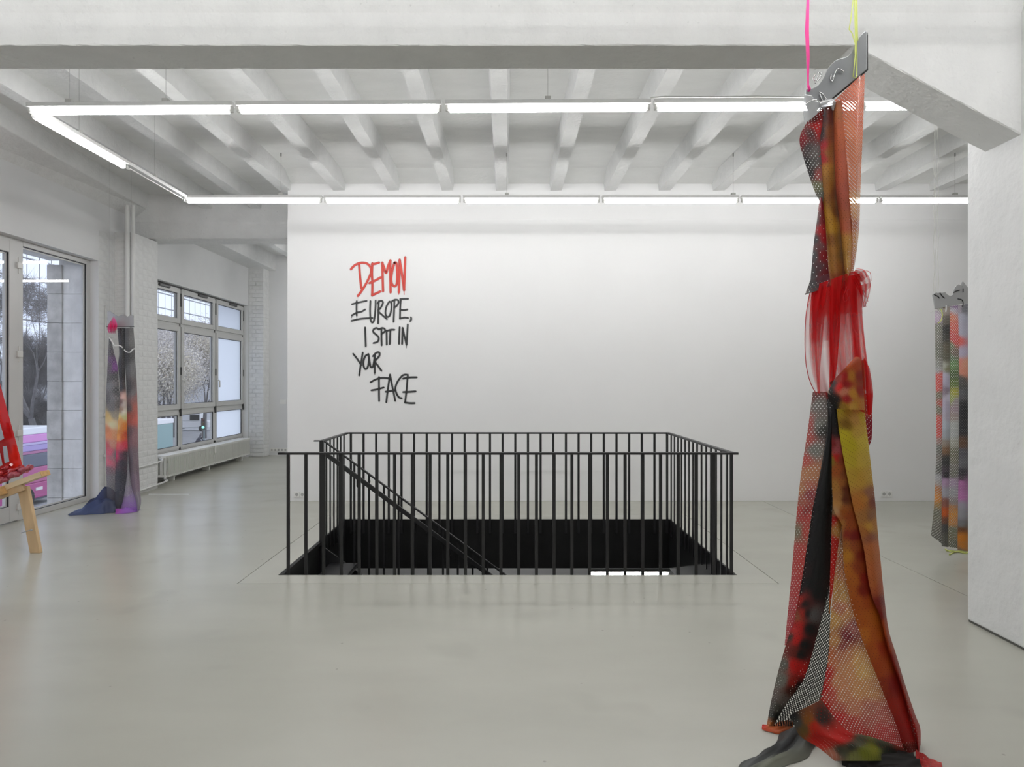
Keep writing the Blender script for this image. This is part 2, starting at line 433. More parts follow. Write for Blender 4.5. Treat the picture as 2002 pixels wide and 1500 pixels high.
# ------------------------------------------------------------------ lower storey under the stair opening
lo = MB()
lo.box(-7, 8, 13.0, 13.2, -4.7, -.4); lo.box(-7, 8, -2.2, -2, -4.7, -.4); lo.box(8, 8.2, -2, 13, -4.7, -.4); lo.box(-7.2, -7, -2, 13, -4.7, -.4)
struct('wall_lower', lo, M_wall, 'white walls of the storey seen below the stair opening')
lo = MB(); lo.box(-7, 8, -2, 13, -4.72, -4.62)
struct('floor_lower', lo, M_floor, 'floor of the storey below the stair opening', 'floor')

# ------------------------------------------------------------------ fluorescent lights
def lamp(a, b_, label, group, wires=(), lit=True, z_ceil=ZR, two=False):
    a = Vector(a); b_ = Vector(b_); c = (a+b_)/2; d = (b_-a).normalized(); up = Vector((0,0,1)); sd = d.cross(up)
    t = empty('fluorescent_light', c, label, 'light', group)
    Ln = (b_-a).length
    hb = MB()
    hc = c+up*.045
    hb.obox(hc, d, sd, up, Ln/2, .030, .016)
    hb.build('housing', M_house, t, .004)
    for s in (-1, 1):
        e = c+d*(s*(Ln/2-.012))
        h = MB(); h.obox(e+up*.012, d, sd, up, .009, .013, .026); h.tube([e-d*(s*.004), e-d*(s*.028)], .0165, 10)
        h.build('lamp_holder', M_holder, t, .002)
    if lit:
        tb = MB(); ee = Ln/2-.035
        tb.tube([c-d*ee, c+d*ee], .0225, 14); tb.build('tube', M_tube, t)
    else:
        tb = MB(); ee = Ln/2-.035
        tb.tube([c-d*ee+up*.01, c+d*ee+up*.01], .006, 8); tb.build('tube', M_rad, t)
    for s in wires:
        q = a+(b_-a)*s
        wb_ = MB(); wb_.obox(q+up*.075, d, sd, up, .022, .020, .014); wb_.build('wire_clamp', M_holder, t, .003)
        wv = MB(); wv.tube([q+up*.085, Vector((q.x, q.y, z_ceil-.004))], .0013, 6); wv.tube([Vector((q.x,q.y,z_ceil-.04)), Vector((q.x,q.y,z_ceil-.003))], .007, 8)
        wv.build('suspension_wire', M_wire, t)
    return t
YA, YC, XL, LP = 5.025, 7.54, -3.52, 1.528
ordn = ['first', 'second', 'third', 'fourth', 'fifth', 'sixth']
GF = 'fluorescent lights of the suspended rectangle'
for i in range(5):
    x0 = XL+LP*i
    za = 3.545+.0085*i
    lamp((x0+.012, YA, za), (x0+LP-.012, YA, za+.0085), 'lit fluorescent batten, %s from the window-side corner in the row under the concrete beam' % ordn[i], GF, {0: (.2, .67), 2: (.5,), 4: (.5,)}.get(i, ()), z_ceil=ZS if i == 0 else ZR)
for i in range(6):
    x0 = XL-.03+LP*i-.0
    lamp((x0+.012, YC, 3.555), (x0+LP-.012, YC, 3.555), 'lit fluorescent batten, %s from the window-side corner in the row along the display wall' % ordn[i], GF, {0: (.70,), 2: (.32,), 3: (.96,), 5: (.55,)}.get(i, ()))
lamp((XL+.02, YA+.03, 3.535), (XL+.02, YA+1.26, 3.535), 'lit fluorescent batten of the short side row beside the window wall', GF, (.45,), z_ceil=ZS)
lamp((XL+.02, YA+1.27, 3.535), (XL+.0, YC-.06, 3.545), 'unlit fluorescent batten of the short side row, nearest the brick pier', GF, (.45,), lit=False, z_ceil=ZS)
for r_, yy in enumerate((2.7, -1.2)):  # unseen rows added to light the near bay
    for i in range(6):
        lab = 'added unseen fluorescent batten, %s from the window wall, near bay row %s' % (ordn[i], ('before the beam', 'behind the viewpoint')[r_])
        x0 = -4.2+LP*i
        lamp((x0, yy, 3.56), (x0+LP-.024, yy, 3.56), lab, 'added fluorescent lights of the near bay', (.25, .75))
for i in range(4):  # out-of-view rows added to brighten the far bay
    lamp((-3.5+LP*i, 11.4, 3.56), (-3.5+LP*(i+1)-.024, 11.4, 3.56), 'added fluorescent batten, %s in the row hidden behind the display wall' % ordn[i], 'added fluorescent lights behind the display wall', (.25, .75))
    if i < 3: lamp((-4.1+LP*i, 13.5, 3.56), (-4.1+LP*(i+1)-.024, 13.5, 3.56), 'added fluorescent batten, %s in the rearmost row behind the display wall' % ordn[i], 'added fluorescent lights behind the display wall', (.25, .75))
lamp((-1.5, 11.2, -.75), (0, 11.2, -.75), 'added fluorescent batten hidden under the floor below the stairs', None)  # unseen lamp added to brighten the lower storey
lamp((1.22, 10.3, -1.31), (2.45, 10.3, -1.31), 'lit fluorescent batten on the storey below the stairs', None)
lamp((-2.0, 6.0, -1.2), (-.5, 6.0, -1.2), 'second lit fluorescent batten on the storey below the stairs', None) if False else None
cb = MB()
cb.tube([P(1272,191,YA-.05), P(1300,189,YA-.05), P(1400,189.5,YA-.05), P(1480,188.5,YA-.05), P(1560,189.5,YA-.05), P(1585,190,YA-.05), P(1600,192,YA-.06)], .006, 8)
tag(cb.build('power_cable', M_holder), 'grey power cable lying along the top of the front light row', 'cable')

# ------------------------------------------------------------------ stairwell: lining, railing, stairs
li = MB()
li.box(OX0, OX1, OY1-.012, OY1, -.56, -.004); li.box(OX0, OX1, OY0, OY0+.012, -.56, -.004)
li.box(OX0, OX0+.012, OY0, OY1, -.56, -.004); li.box(OX1-.012, OX1, OY0, OY1, -.56, -.004)
li.box(OX0-.0, OX0+.035, OY0, OY0+1.15, -.03, .003)
struct('trim_1', li, M_liner, 'black steel plates lining the stair opening', 'stairwell lining')
rail = empty('stair_railing', (0, OY0, 0), 'black steel railing of upright bars around three sides of the stair opening', 'railing')
RT = .992; YFr = OY0+.022; YBk = OY1-.022; XLr = OX0+.03; XRr = OX1-.03
def hr(mb_, x0, x1, y0, y1): mb_.box(x0, x1, y0, y1, RT-.018, RT)
h = MB(); hr(h, OX0-.008, OX1+.012, YFr-.018, YFr+.022); h.build('handrail', M_steel, rail, .002)
h = MB(); hr(h, XLr-.02, XRr+.02, YBk-.018, YBk+.022); h.build('handrail', M_steel, rail, .002)
YLE = 6.75
h = MB(); hr(h, XRr-.02, XRr+.02, YFr+.022, YBk-.018); h.build('handrail', M_steel, rail, .002)
h = MB(); hr(h, XLr-.02, XLr+.02, YLE-.03, YBk-.018); h.box(XLr-.075, XLr-.02, YLE-.03, YLE+.01, RT-.012, RT); h.build('handrail', M_steel, rail, .002)
bm_ = MB(); bm_.box(-.0125, .0125, -.006, .006, -.16, RT-.012); bal = bm_.build('baluster', M_steel, rail)
bm2 = MB(); bm2.box(-.006, .006, -.0125, .0125, -.16, RT-.012); bal2 = bm2.build('baluster', M_steel, rail)
NB = 26
xb = [-1.777+(1.825+1.777)*i/(NB-1) for i in range(NB)]
bal.location = (xb[0], YFr, 0); bal.matrix_parent_inverse = Matrix.Translation(rail.location).inverted()
for x in xb[1:]: inst(bal, 'baluster', rail, (x, YFr, 0))
for x in xb: inst(bal, 'baluster', rail, (x, YBk, 0))
ys = [YFr+(YBk-YFr)*i/15 for i in range(1, 15)]
bal2.location = (XRr, ys[0], 0)
for y in ys[1:]: inst(bal2, 'baluster', rail, (XRr, y, 0))
for y in ys:
    if y > YLE-.02: inst(bal2, 'baluster', rail, (XLr, y, 0))
pn = MB(); pn.box(XLr-.02, XLr+.02, YLE-.03, YLE+.01, -.16, RT-.012); pn.build('end_post', M_steel, rail, .002)
# stairs descending to the right
SLP = .739; YS0, YS1 = OY0+.05, 6.70
st = empty('staircase', (OX0, 6.1, 0), 'black steel staircase descending through the floor opening', 'staircase')
d = Vector((1, 0, -SLP)).normalized(); nrm = Vector((SLP, 0, 1)).normalized()
for yy in (YS0, YS1):
    s = MB(); a = Vector((OX0+.0, yy, -.005)); e = a+d*(4.55/ -d.z)
    s.prism([a, e, e-Vector((0,0,.30)), a-Vector((0,0,.30))], (0, .014, 0)); s.build('stringer', M_steel, st)
ts = None
for i in range(1, 24):
    c = Vector((OX0+.25*i, 0, -.185*i-.02))
    if ts is None:
        b = MB(); b.box(-.13, .14, YS0+.014, YS1, -.012, 0); b.box(-.13, -.12, YS0+.014, YS1, 0, .0); b.box(.13, .14, YS0+.014, YS1, -.04, 0)
        ts = b.build('tread', M_steel, st); ts.location = c; ts.matrix_parent_inverse = Matrix.Translation(st.location).inverted()
    else: inst(ts, 'tread', st, c)
# inner stair handrail with its bars
a0 = Vector((XLr+.034, YS1+.02, RT-.01))
s = MB(); e = a0+Vector((3.6, 0, -3.6*SLP)); s.obox((a0+e)/2, d, (0,1,0), nrm, (e-a0).length/2, .018, .007); s.build('handrail', M_steel, st)
a1 = a0+Vector((.03, -.06, -.12)); e1 = a1+Vector((3.55, 0, -3.55*SLP))
s = MB(); s.obox((a1+e1)/2, d, (0,1,0), nrm, (e1-a1).length/2, .012, .021); s.build('handrail', M_steel, st, .003)
for t in (.3, 1.2, 2.1):
    q = a1+Vector((t, 0, -t*SLP)); s = MB(); s.tube([q-Vector((0,0,.01)), q+Vector((0,.0,-.09)), q+Vector((0,.06,-.11))], .007, 8); s.build('rail_bracket', M_steel, st)
for i in range(1, 25):
    x = a0.x+.145*i; zt = a0.z-.145*i*SLP
    s = MB(); s.box(x-.010, x+.010, a0.y-.005, a0.y+.005, zt-1.12, zt); s.build('stair_baluster', M_steel, st)

# ------------------------------------------------------------------ glass doors and window
def rect_frame(mb, x0, x1, y0, y1, z0, z1, wl_, wr_=None, wt=None, wb_=None):
    wr_ = wr_ or wl_; wt = wt or wl_; wb_ = wb_ or wl_
    mb.box(x0, x1, y0, y0+wl_, z0, z1); mb.box(x0, x1, y1-wr_, y1, z0, z1)
    mb.box(x0, x1, y0+wl_, y1-wr_, z1-wt, z1); mb.box(x0, x1, y0+wl_, y1-wr_, z0, z0+wb_)
def pane(parent, x, y0, y1, z0, z1, m=M_glass, gas=True):
    b = MB(); b.add([(x,y0,z0),(x,y1,z0),(x,y1,z1),(x,y0,z1)], [(0,1,2,3)]); b.build('glass_pane', m, parent)
    if gas:
        gk = MB(); rect_frame(gk, x+.012, x+.022, y0, y1, z0, z1, .012); gk.build('gasket', M_gasket, parent)
        sp = MB(); rect_frame(sp, x-.012, x+.004, y0+.013, y1-.013, z0+.013, z1-.013, .014); sp.build('glazing_spacer', M_hinge, parent)
FX0, FX1 = XW+.01, -5.52
d1 = empty('door_1', (FX1, 8.4, 0), 'fixed glazed panel beside the hanging textile', 'door', None, 'structure')
b = MB(); rect_frame(b, FX0, FX1, 7.735, DY1, 0, DZ, .085, .075, .06, .065); b.build('door_frame', M_frame, d1, .004)
pane(d1, FX1-.035, 7.815, DY1-.07, .06, DZ-.055)
d2 = empty('door_2', (FX1, 7.1, 0), 'hinged glass door behind the red sheet', 'door', None, 'structure')
b = MB(); rect_frame(b, FX0, FX1+.012, 6.61, 7.728, .012, DZ-.03, .13, .14, .14, .17); b.build('door_leaf', M_frame, d2, .004)
b = MB(); b.box(FX0, FX1, 6.60, 7.735, DZ-.03, DZ); b.build('door_head', M_frame, d2)
pane(d2, FX1-.02, 6.735, 7.593, .175, DZ-.165)
for z in (.16, .99, 1.88, 2.95-.07):
    b = MB(); b.box(FX1, FX1+.035, 7.69, 7.775, z-.035, z+.035); b.build('hinge', M_hinge, d2, .006)
    b = MB(); b.tube([(FX1+.014, 7.731, z-.09), (FX1+.014, 7.731, z+.09)], .008, 8); b.build('hinge', M_hinge, d2)
d3 = empty('door_3', (FX1, 6.0, 0), 'hinged glass door nearest the camera', 'door', None, 'structure')
b = MB(); rect_frame(b, FX0, FX1+.012, DY0+.02, 6.595, .012, DZ-.03, .13, .14, .14, .17); b.box(FX0, FX1, DY0, 6.6, DZ-.03, DZ); b.build('door_leaf', M_frame, d3, .004)
pane(d3, FX1-.02, DY0+.15, 6.455, .175, DZ-.165)

w1 = empty('window_1', (FX1, 12.2, WZ0), 'wide white sash window of nine panes above the radiator', 'window', None, 'structure')
ycol = [WY0, 11.57, 12.95, WY1]
zrow = [WZ0, 1.085, 2.525, WZ1]
b = MB(); rect_frame(b, FX0, FX1, WY0, WY1, WZ0, WZ1, .05); b.box(FX0, FX1, ycol[1]-.035, ycol[1]+.035, WZ0, WZ1); b.box(FX0, FX1, ycol[2]-.035, ycol[2]+.035, WZ0, WZ1)
for z in zrow[1:3]: b.box(FX0, FX1, WY0, WY1, z-.035, z+.035)
b.build('window_frame', M_frame, w1, .003)
for i in range(3):
    for j in range(3):
        y0, y1, z0, z1 = ycol[i]+.03, ycol[i+1]-.03, zrow[j]+.025, zrow[j+1]-.025
        m = M_frost if i == 2 else M_glass
        s = empty('sash', (FX1, (y0+y1)/2, z0), None, None); put_under(s, w1)
        s.matrix_parent_inverse = Matrix.Translation(w1.location).inverted()
        bx = MB(); fw = .05 if j == 0 else .085
        rect_frame(bx, FX1-.05, FX1+(.004 if j == 0 else .022), y0, y1, z0, z1, fw); 
        o = bx.build('sash_frame', M_frame, None, .004); o.parent = s; o.matrix_parent_inverse = Matrix.Translation(s.location).inverted()
        bx = MB(); bx.add([(FX1-.02,y0+fw-.01,z0+fw-.01),(FX1-.02,y1-fw+.01,z0+fw-.01),(FX1-.02,y1-fw+.01,z1-fw+.01),(FX1-.02,y0+fw-.01,z1-fw+.01)], [(0,1,2,3)])
        o = bx.build('glass_pane', m, None); o.parent = s; o.matrix_parent_inverse = Matrix.Translation(s.location).inverted()
        bx = MB(); rect_frame(bx, FX1-.012, FX1+.0, y0+fw-.002, y1-fw+.002, z0+fw-.002, z1-fw+.002, .010)
        o = bx.build('gasket', M_gasket, None); o.parent = s; o.matrix_parent_inverse = Matrix.Translation(s.location).inverted()
for i in (1, 2, 3):
    y = ycol[i]-(.03 if i == 3 else 0)
    bx = MB(); bx.box(FX1, FX1+.012, y-.012, y+.012, zrow[1], WZ1-.05); bx.build('hardware_strip', mat('grey_strip', (.33,.33,.33), .4), w1)
    for z in (1.05, 1.75, 2.9):
        bx = MB(); bx.box(FX1, FX1+.03, y-.014, y+.014, z-.06, z+.07 if z < 2 else z+.16); bx.build('hinge', M_hard, w1, .004)
bx = MB(); bx.box(FX1-.01, FX1+.02, WY0, WY1, WZ1-.045, WZ1-.012); bx.build('opener_bar', M_hard, w1)
for i in range(3):
    yc = (ycol[i]+ycol[i+1])/2+.1
    bx = MB(); bx.obox((FX1+.03, yc, WZ1-.05), (0,1,0), (1,0,0), (0,0,1), .17, .025, .022); bx.build('fanlight_opener', M_hard, w1, .01)
for i in (1, 2):
    y = ycol[i]+.055
    bx = MB(); bx.tube([(FX1+.015,y,1.60),(FX1+.065,y,1.60),(FX1+.068,y+.01,1.585),(FX1+.068,y+.015,1.47)], .011, 8); bx.build('window_handle', M_house, w1)
sb = MB(); sb.box(XW, -5.505, WY0, WY1, WZ0-.03, WZ0); sb.build('window_sill', M_frame, w1)

# radiator
rd = empty('radiator', (-5.37, 12.28, .094), 'long low white column radiator under the sash window', 'radiator')
RY0, RY1, RZ0, RZ1 = 10.56, 14.0, .094, .425
ns = 75; pitch = (RY1-RY0)/ns
b = MB()
for cx in (-5.472, -5.402, -5.332, -5.272):
    b.box(cx-.022, cx+.022, -.016, .016, .03, RZ1-RZ0-.03)
b.box(-5.495, -5.25, -.021, .021, 0, .035); b.box(-5.495, -5.25, -.021, .021, RZ1-RZ0-.035, RZ1-RZ0)
b.box(-5.258, -5.25, -.017, .017, .02, RZ1-RZ0-.02)
rs0 = b.build('radiator_section', M_rad, rd, .006); rs0.location = (0, RY0+pitch/2, RZ0)
for i in range(1, ns): 
    o = inst(rs0, 'radiator_section', rd, (0, RY0+pitch*(i+.5)+(.012 if i > 37 else 0), RZ0))
b = MB(); b.tube([(-5.30, RY0+.03, RZ0+.30), (-5.30, RY0-.10, RZ0+.30), (-5.20, RY0-.22, RZ0+.30), (-5.135, RY0-.34, RZ0+.295), (-5.135, 9.5, RZ0+.275)], .014, 8); b.tube([(-5.30, RY0, RZ0+.30), (-5.30, RY0-.07, RZ0+.30)], .024, 10); b.build('supply_pipe', M_pipe, rd)
b = MB(); b.tube([(-5.28, RY0+.04, RZ0+.03), (-5.26, RY0-.02, RZ0-.02), (-5.18, RY0-.10, RZ0-.03), (-5.135, RY0-.30, RZ0-.03), (-5.135, 9.5, RZ0-.05)], .015, 8); b.build('return_pipe', M_pipe, rd)
b = MB(); b.box(-5.245, -5.228, 12.28, 12.345, RZ0+.20, RZ0+.325); b.build('heat_meter', M_rad, rd, .004)
for y in (10.9, 12.2, 13.7):
    b = MB(); b.box(-5.42, -5.30, y, y+.04, 0, RZ0+.01); b.build('foot', M_rad, rd)
# pipes at the pier
for i, (x, r_) in enumerate(((-5.205, .030), (-5.125, .024))):
    b = MB(); b.tube([(x, 9.40, 0), (x, 9.40, 3.99)], r_, 14)
    o = b.build('heating_pipe', M_pipe)
    tag(o, ('thicker white heating pipe rising up the brick pier' if i == 0 else 'thinner white heating pipe rising up the brick pier, next to the beam end'), 'pipe', 'heating pipes')
b = MB(); b.tube([(-5.385, 9.20, .0), (-5.385, 9.20, 2.6)], .006, 6)
for z in (.12, .58, 1.13): b.obox((-5.38, 9.20, z), (1,0,0), (0,1,0), (0,0,1), .02, .03, .016)
tag(b.build('wall_conduit', M_pipe), 'thin white cable conduit with clips on the wall beside the glass door', 'conduit')
b = MB(); xx = P(305, 967, 9.54).x
b.box(-4.99, -4.42, 9.53, 9.56, .0005, .004); o = tag(b.build('trim_2', M_plate_w), 'thin white worn strip on the floor near the brick pier', 'floor strip', None, 'structure')

# sockets
def socket(px, py, Y, n, label, s=.081):
    c = P(px, py, Y)
    t = empty('wall_socket', (c.x, Y, c.z), label, 'socket')
    for i in range(n):
        x = c.x+(i-(n-1)/2)*s*.9
        b = MB(); b.box(x-s*.44, x+s*.44, Y-.010, Y+.002, c.z-s*.5, c.z+s*.5); b.build('socket_plate', M_plate_w, t, .003)
        b = MB(); rr = .021
        vs = [(x+rr*math.cos(k*math.pi/8), Y-.0105, c.z+rr*math.sin(k*math.pi/8)) for k in range(16)]
        b.add(vs, [tuple(range(16))]); 
        b.box(x-.004, x+.004, Y-.012, Y-.010, c.z+.014, c.z+.022); b.box(x-.004, x+.004, Y-.012, Y-.010, c.z-.022, c.z-.014)
        b.build('socket_well', M_sock_d, t)
socket(586, 967, 9.003, 2, 'white double wall socket low on the display wall by its open edge')
socket(722, 941, 9.003, 1, 'single white wall socket on the display wall behind the stair handrail')
socket(1733, 966, 9.003, 2, 'white double wall socket low on the display wall behind the orange textile')
socket(545, 880, YF-.002, 5, 'row of white wall sockets low on the far end wall')
b = MB(); c = P(554, 786, YF-.005); b.box(c.x-.07, c.x+.07, YF-.015, YF, c.z-.045, c.z+.045); tag(b.build('wall_label', M_plate_w), 'small white label plate on the far end wall', 'label')

# ------------------------------------------------------------------ painted lettering on the display wall
def paint_mat(name, rgb):
    m, nt, N, L = new_mat(name); b = N['Principled BSDF']; b.inputs['Base Color'].default_value = (*rgb, 1); b.inputs['Roughness'].default_value = .5
    at = N.new('ShaderNodeAttribute'); at.attribute_name = 'cover'
    mr = N.new('ShaderNodeMapRange'); mr.interpolation_type = 'SMOOTHSTEP'; mr.inputs[1].default_value = .08; mr.inputs[2].default_value = .62
    L.new(at.outputs['Fac'], mr.inputs[0])
    tp = N.new('ShaderNodeBsdfTransparent'); mx = N.new('ShaderNodeMixShader'); L.new(mr.outputs[0], mx.inputs[0])
    L.new(tp.outputs[0], mx.inputs[1]); L.new(b.outputs[0], mx.inputs[2]); L.new(mx.outputs[0], N['Material Output'].inputs[0]); return m
M_red = paint_mat('red_spray_paint', lin((196,52,36))); M_blk = paint_mat('black_spray_paint', (.018,.019,.020))
def smooth_poly(pts, n=8):
    pts = [np.array(p, float) for p in pts]
    if len(pts) == 2: return [pts[0]+(pts[1]-pts[0])*i/6 for i in range(7)]
    o = []
    for i in range(len(pts)-1):
        p0 = pts[max(i-1,0)]; p1 = pts[i]; p2 = pts[i+1]; p3 = pts[min(i+2,len(pts)-1)]
        for k in range(n):
            t = k/n; o.append(.5*((2*p1)+(-p0+p2)*t+(2*p0-5*p1+4*p2-p3)*t*t+(-p0+3*p1-3*p2+p3)*t**3))
    o.append(pts[-1]); return o
WORDS = [
 ('DEMON', 0, 10.5, [[(185,155),(192,250),(200,330),(205,370)], [(115,205),(150,170),(200,150),(250,155),(282,185),(290,225),(275,270),(240,340),(205,395),(175,435)],
   [(300,155),(296,240),(300,330),(298,430)], [(298,430),(330,415),(368,397)], [(275,325),(320,305),(372,275)], [(296,162),(325,158),(357,148)],
   [(385,150),(388,260),(392,395)], [(385,150),(400,190),(418,238),(435,180),(455,130)], [(455,130),(455,260),(457,405)],
   [(490,150),(475,200),(462,280),(468,330),(490,352),(510,330),(515,250),(512,180),(503,148),(490,150)],
   [(535,125),(532,260),(528,405)], [(535,125),(555,250),(573,385)], [(573,385),(578,250),(583,103)]]),
 ('EUROPE', 1, 8, [[(165,480),(163,540),(165,605)], [(125,507),(190,490),(250,478)], [(123,603),(165,580),(205,572),(237,552)], [(120,650),(200,632),(300,625)],
   [(283,480),(280,560),(285,640),(300,665),(315,640),(325,560),(328,475)], [(355,480),(352,570),(350,672)], [(345,500),(365,480),(385,480),(390,500),(370,540),(352,565),(385,600),(425,635)],
   [(445,485),(420,530),(412,580),(422,612),(445,610),(460,570),(465,510),(457,487),(445,485)], [(490,475),(487,560),(483,658)], [(470,480),(495,468),(520,472),(525,495),(510,520),(490,535)],
   [(545,465),(540,540),(538,630)], [(540,462),(575,460),(608,460)], [(540,555),(575,557),(602,552)], [(538,630),(575,622),(608,625)], [(632,620),(635,635),(626,652)]]),
 ('I', 1, 8.5, [[(237,708),(240,790),(243,868)]]),
 ('SPIT', 1, 8.5, [[(355,725),(335,712),(310,725),(310,750),(340,775),(355,800),(345,830),(310,842)], [(378,718),(378,790),(380,862)], [(360,722),(385,712),(405,720),(408,740),(380,762)],
   [(422,735),(423,800),(424,855)], [(455,735),(452,800),(450,850)], [(432,735),(460,727),(490,727)]]),
 ('IN', 1, 8.5, [[(535,705),(532,780),(530,848)], [(560,712),(558,780),(556,850)], [(560,712),(578,790),(594,855)], [(594,855),(600,770),(605,682)]]),
 ('YOUR', 1, 8.5, [[(135,935),(170,980),(203,1030)], [(217,925),(205,1000),(195,1060),(187,1120)], [(265,937),(237,957),(222,1005),(227,1050),(245,1067),(262,1040),(270,980),(265,937)],
   [(268,950),(278,1010),(285,1045),(302,1048),(314,1000),(320,950)], [(322,935),(320,1010),(320,1100)], [(305,955),(335,925),(360,925),(358,955),(325,1000),(350,1040),(378,1080)]]),
 ('FACE', 1, 8.5, [[(357,1135),(357,1240),(358,1342)], [(285,1180),(330,1155),(385,1142),(450,1147)], [(292,1250),(345,1240),(397,1225)],
   [(452,1115),(435,1230),(420,1352)], [(452,1115),(475,1230),(497,1340)], [(413,1262),(455,1255),(497,1248)], [(592,1113),(560,1122),(520,1170),(498,1230),(510,1280),(530,1310),(552,1318)],
   [(605,1115),(595,1240),(582,1355)], [(565,1148),(620,1138),(682,1137)], [(565,1265),(620,1262),(672,1258)], [(582,1355),(625,1360),(665,1360)]])]
DRIPS = {'DEMON': [((528,405),(528,424)), ((573,390),(575,424))], 'EUROPE': [((165,600),(165,632)), ((123,603),(122,625))], 'IN': [((594,855),(593,885))], 'YOUR': [((320,1095),(321,1118))], 'I': [((243,868),(246,880))]}
let = empty('wall_lettering', (-1.75, 9.0, 1.6), 'hand-painted slogan in red and black brush letters on the display wall', 'lettering')
YL = 9.0
for (word, blk, hw, strokes) in WORDS:
    V = []; Fc = []; cov = []
    strokes = [(s_, hw) for s_ in strokes]+[([a_, b_], 2.2) for (a_, b_) in DRIPS.get(word, [])]
    for si, (s_, w_) in enumerate(strokes):
        pts = smooth_poly(s_); n = len(pts); base = len(V); ww_ = w_*1.45
        L_ = []
        dirs = []
        for i, p in enumerate(pts):
            t = pts[min(i+1,n-1)]-pts[max(i-1,0)]; t = t/(np.linalg.norm(t)+1e-9); dirs.append(t)
        # round caps
        ext = [(pts[0]-dirs[0]*ww_*q, dirs[0], math.sqrt(max(0,1-q*q)), max(0, 1-q)) for q in (1.0, .85, .55)]+[(p, t_, 1, 1) for p, t_ in zip(pts, dirs)]+[(pts[-1]+dirs[-1]*ww_*q, dirs[-1], math.sqrt(max(0,1-q*q)), max(0, 1-q)) for q in (.55, .85, 1.0)]
        dep = YL-.0004-.00012*si
        for (p, t_, sc_, cv) in ext:
            nn = np.array([-t_[1], t_[0]])
            for q in (-1, -.55, 0, .55, 1):
                r_ = p+nn*(q*ww_*max(sc_, .02))
                V.append(P(660+r_[0]/4.41, 480+r_[1]/4.41, dep)); cov.append((1-abs(q))*min(1, cv*1.2) if cv < 1 else 1-abs(q))
        for i in range(len(ext)-1):
            for k in range(4): Fc.append((base+i*5+k, base+i*5+k+1, base+(i+1)*5+k+1, base+(i+1)*5+k))
    me = bpy.data.meshes.new('painted_word'); me.from_pydata([tuple(v) for v in V], [], Fc)
    at = me.attributes.new('cover', 'FLOAT', 'POINT'); at.data.foreach_set('value', cov)
    me.materials.append(M_blk if blk else M_red)
    o = bpy.data.objects.new('painted_word', me); COL.objects.link(o); put_under(o, let); o['label'] = 'word %s in %s paint' % (word, 'black' if blk else 'red')

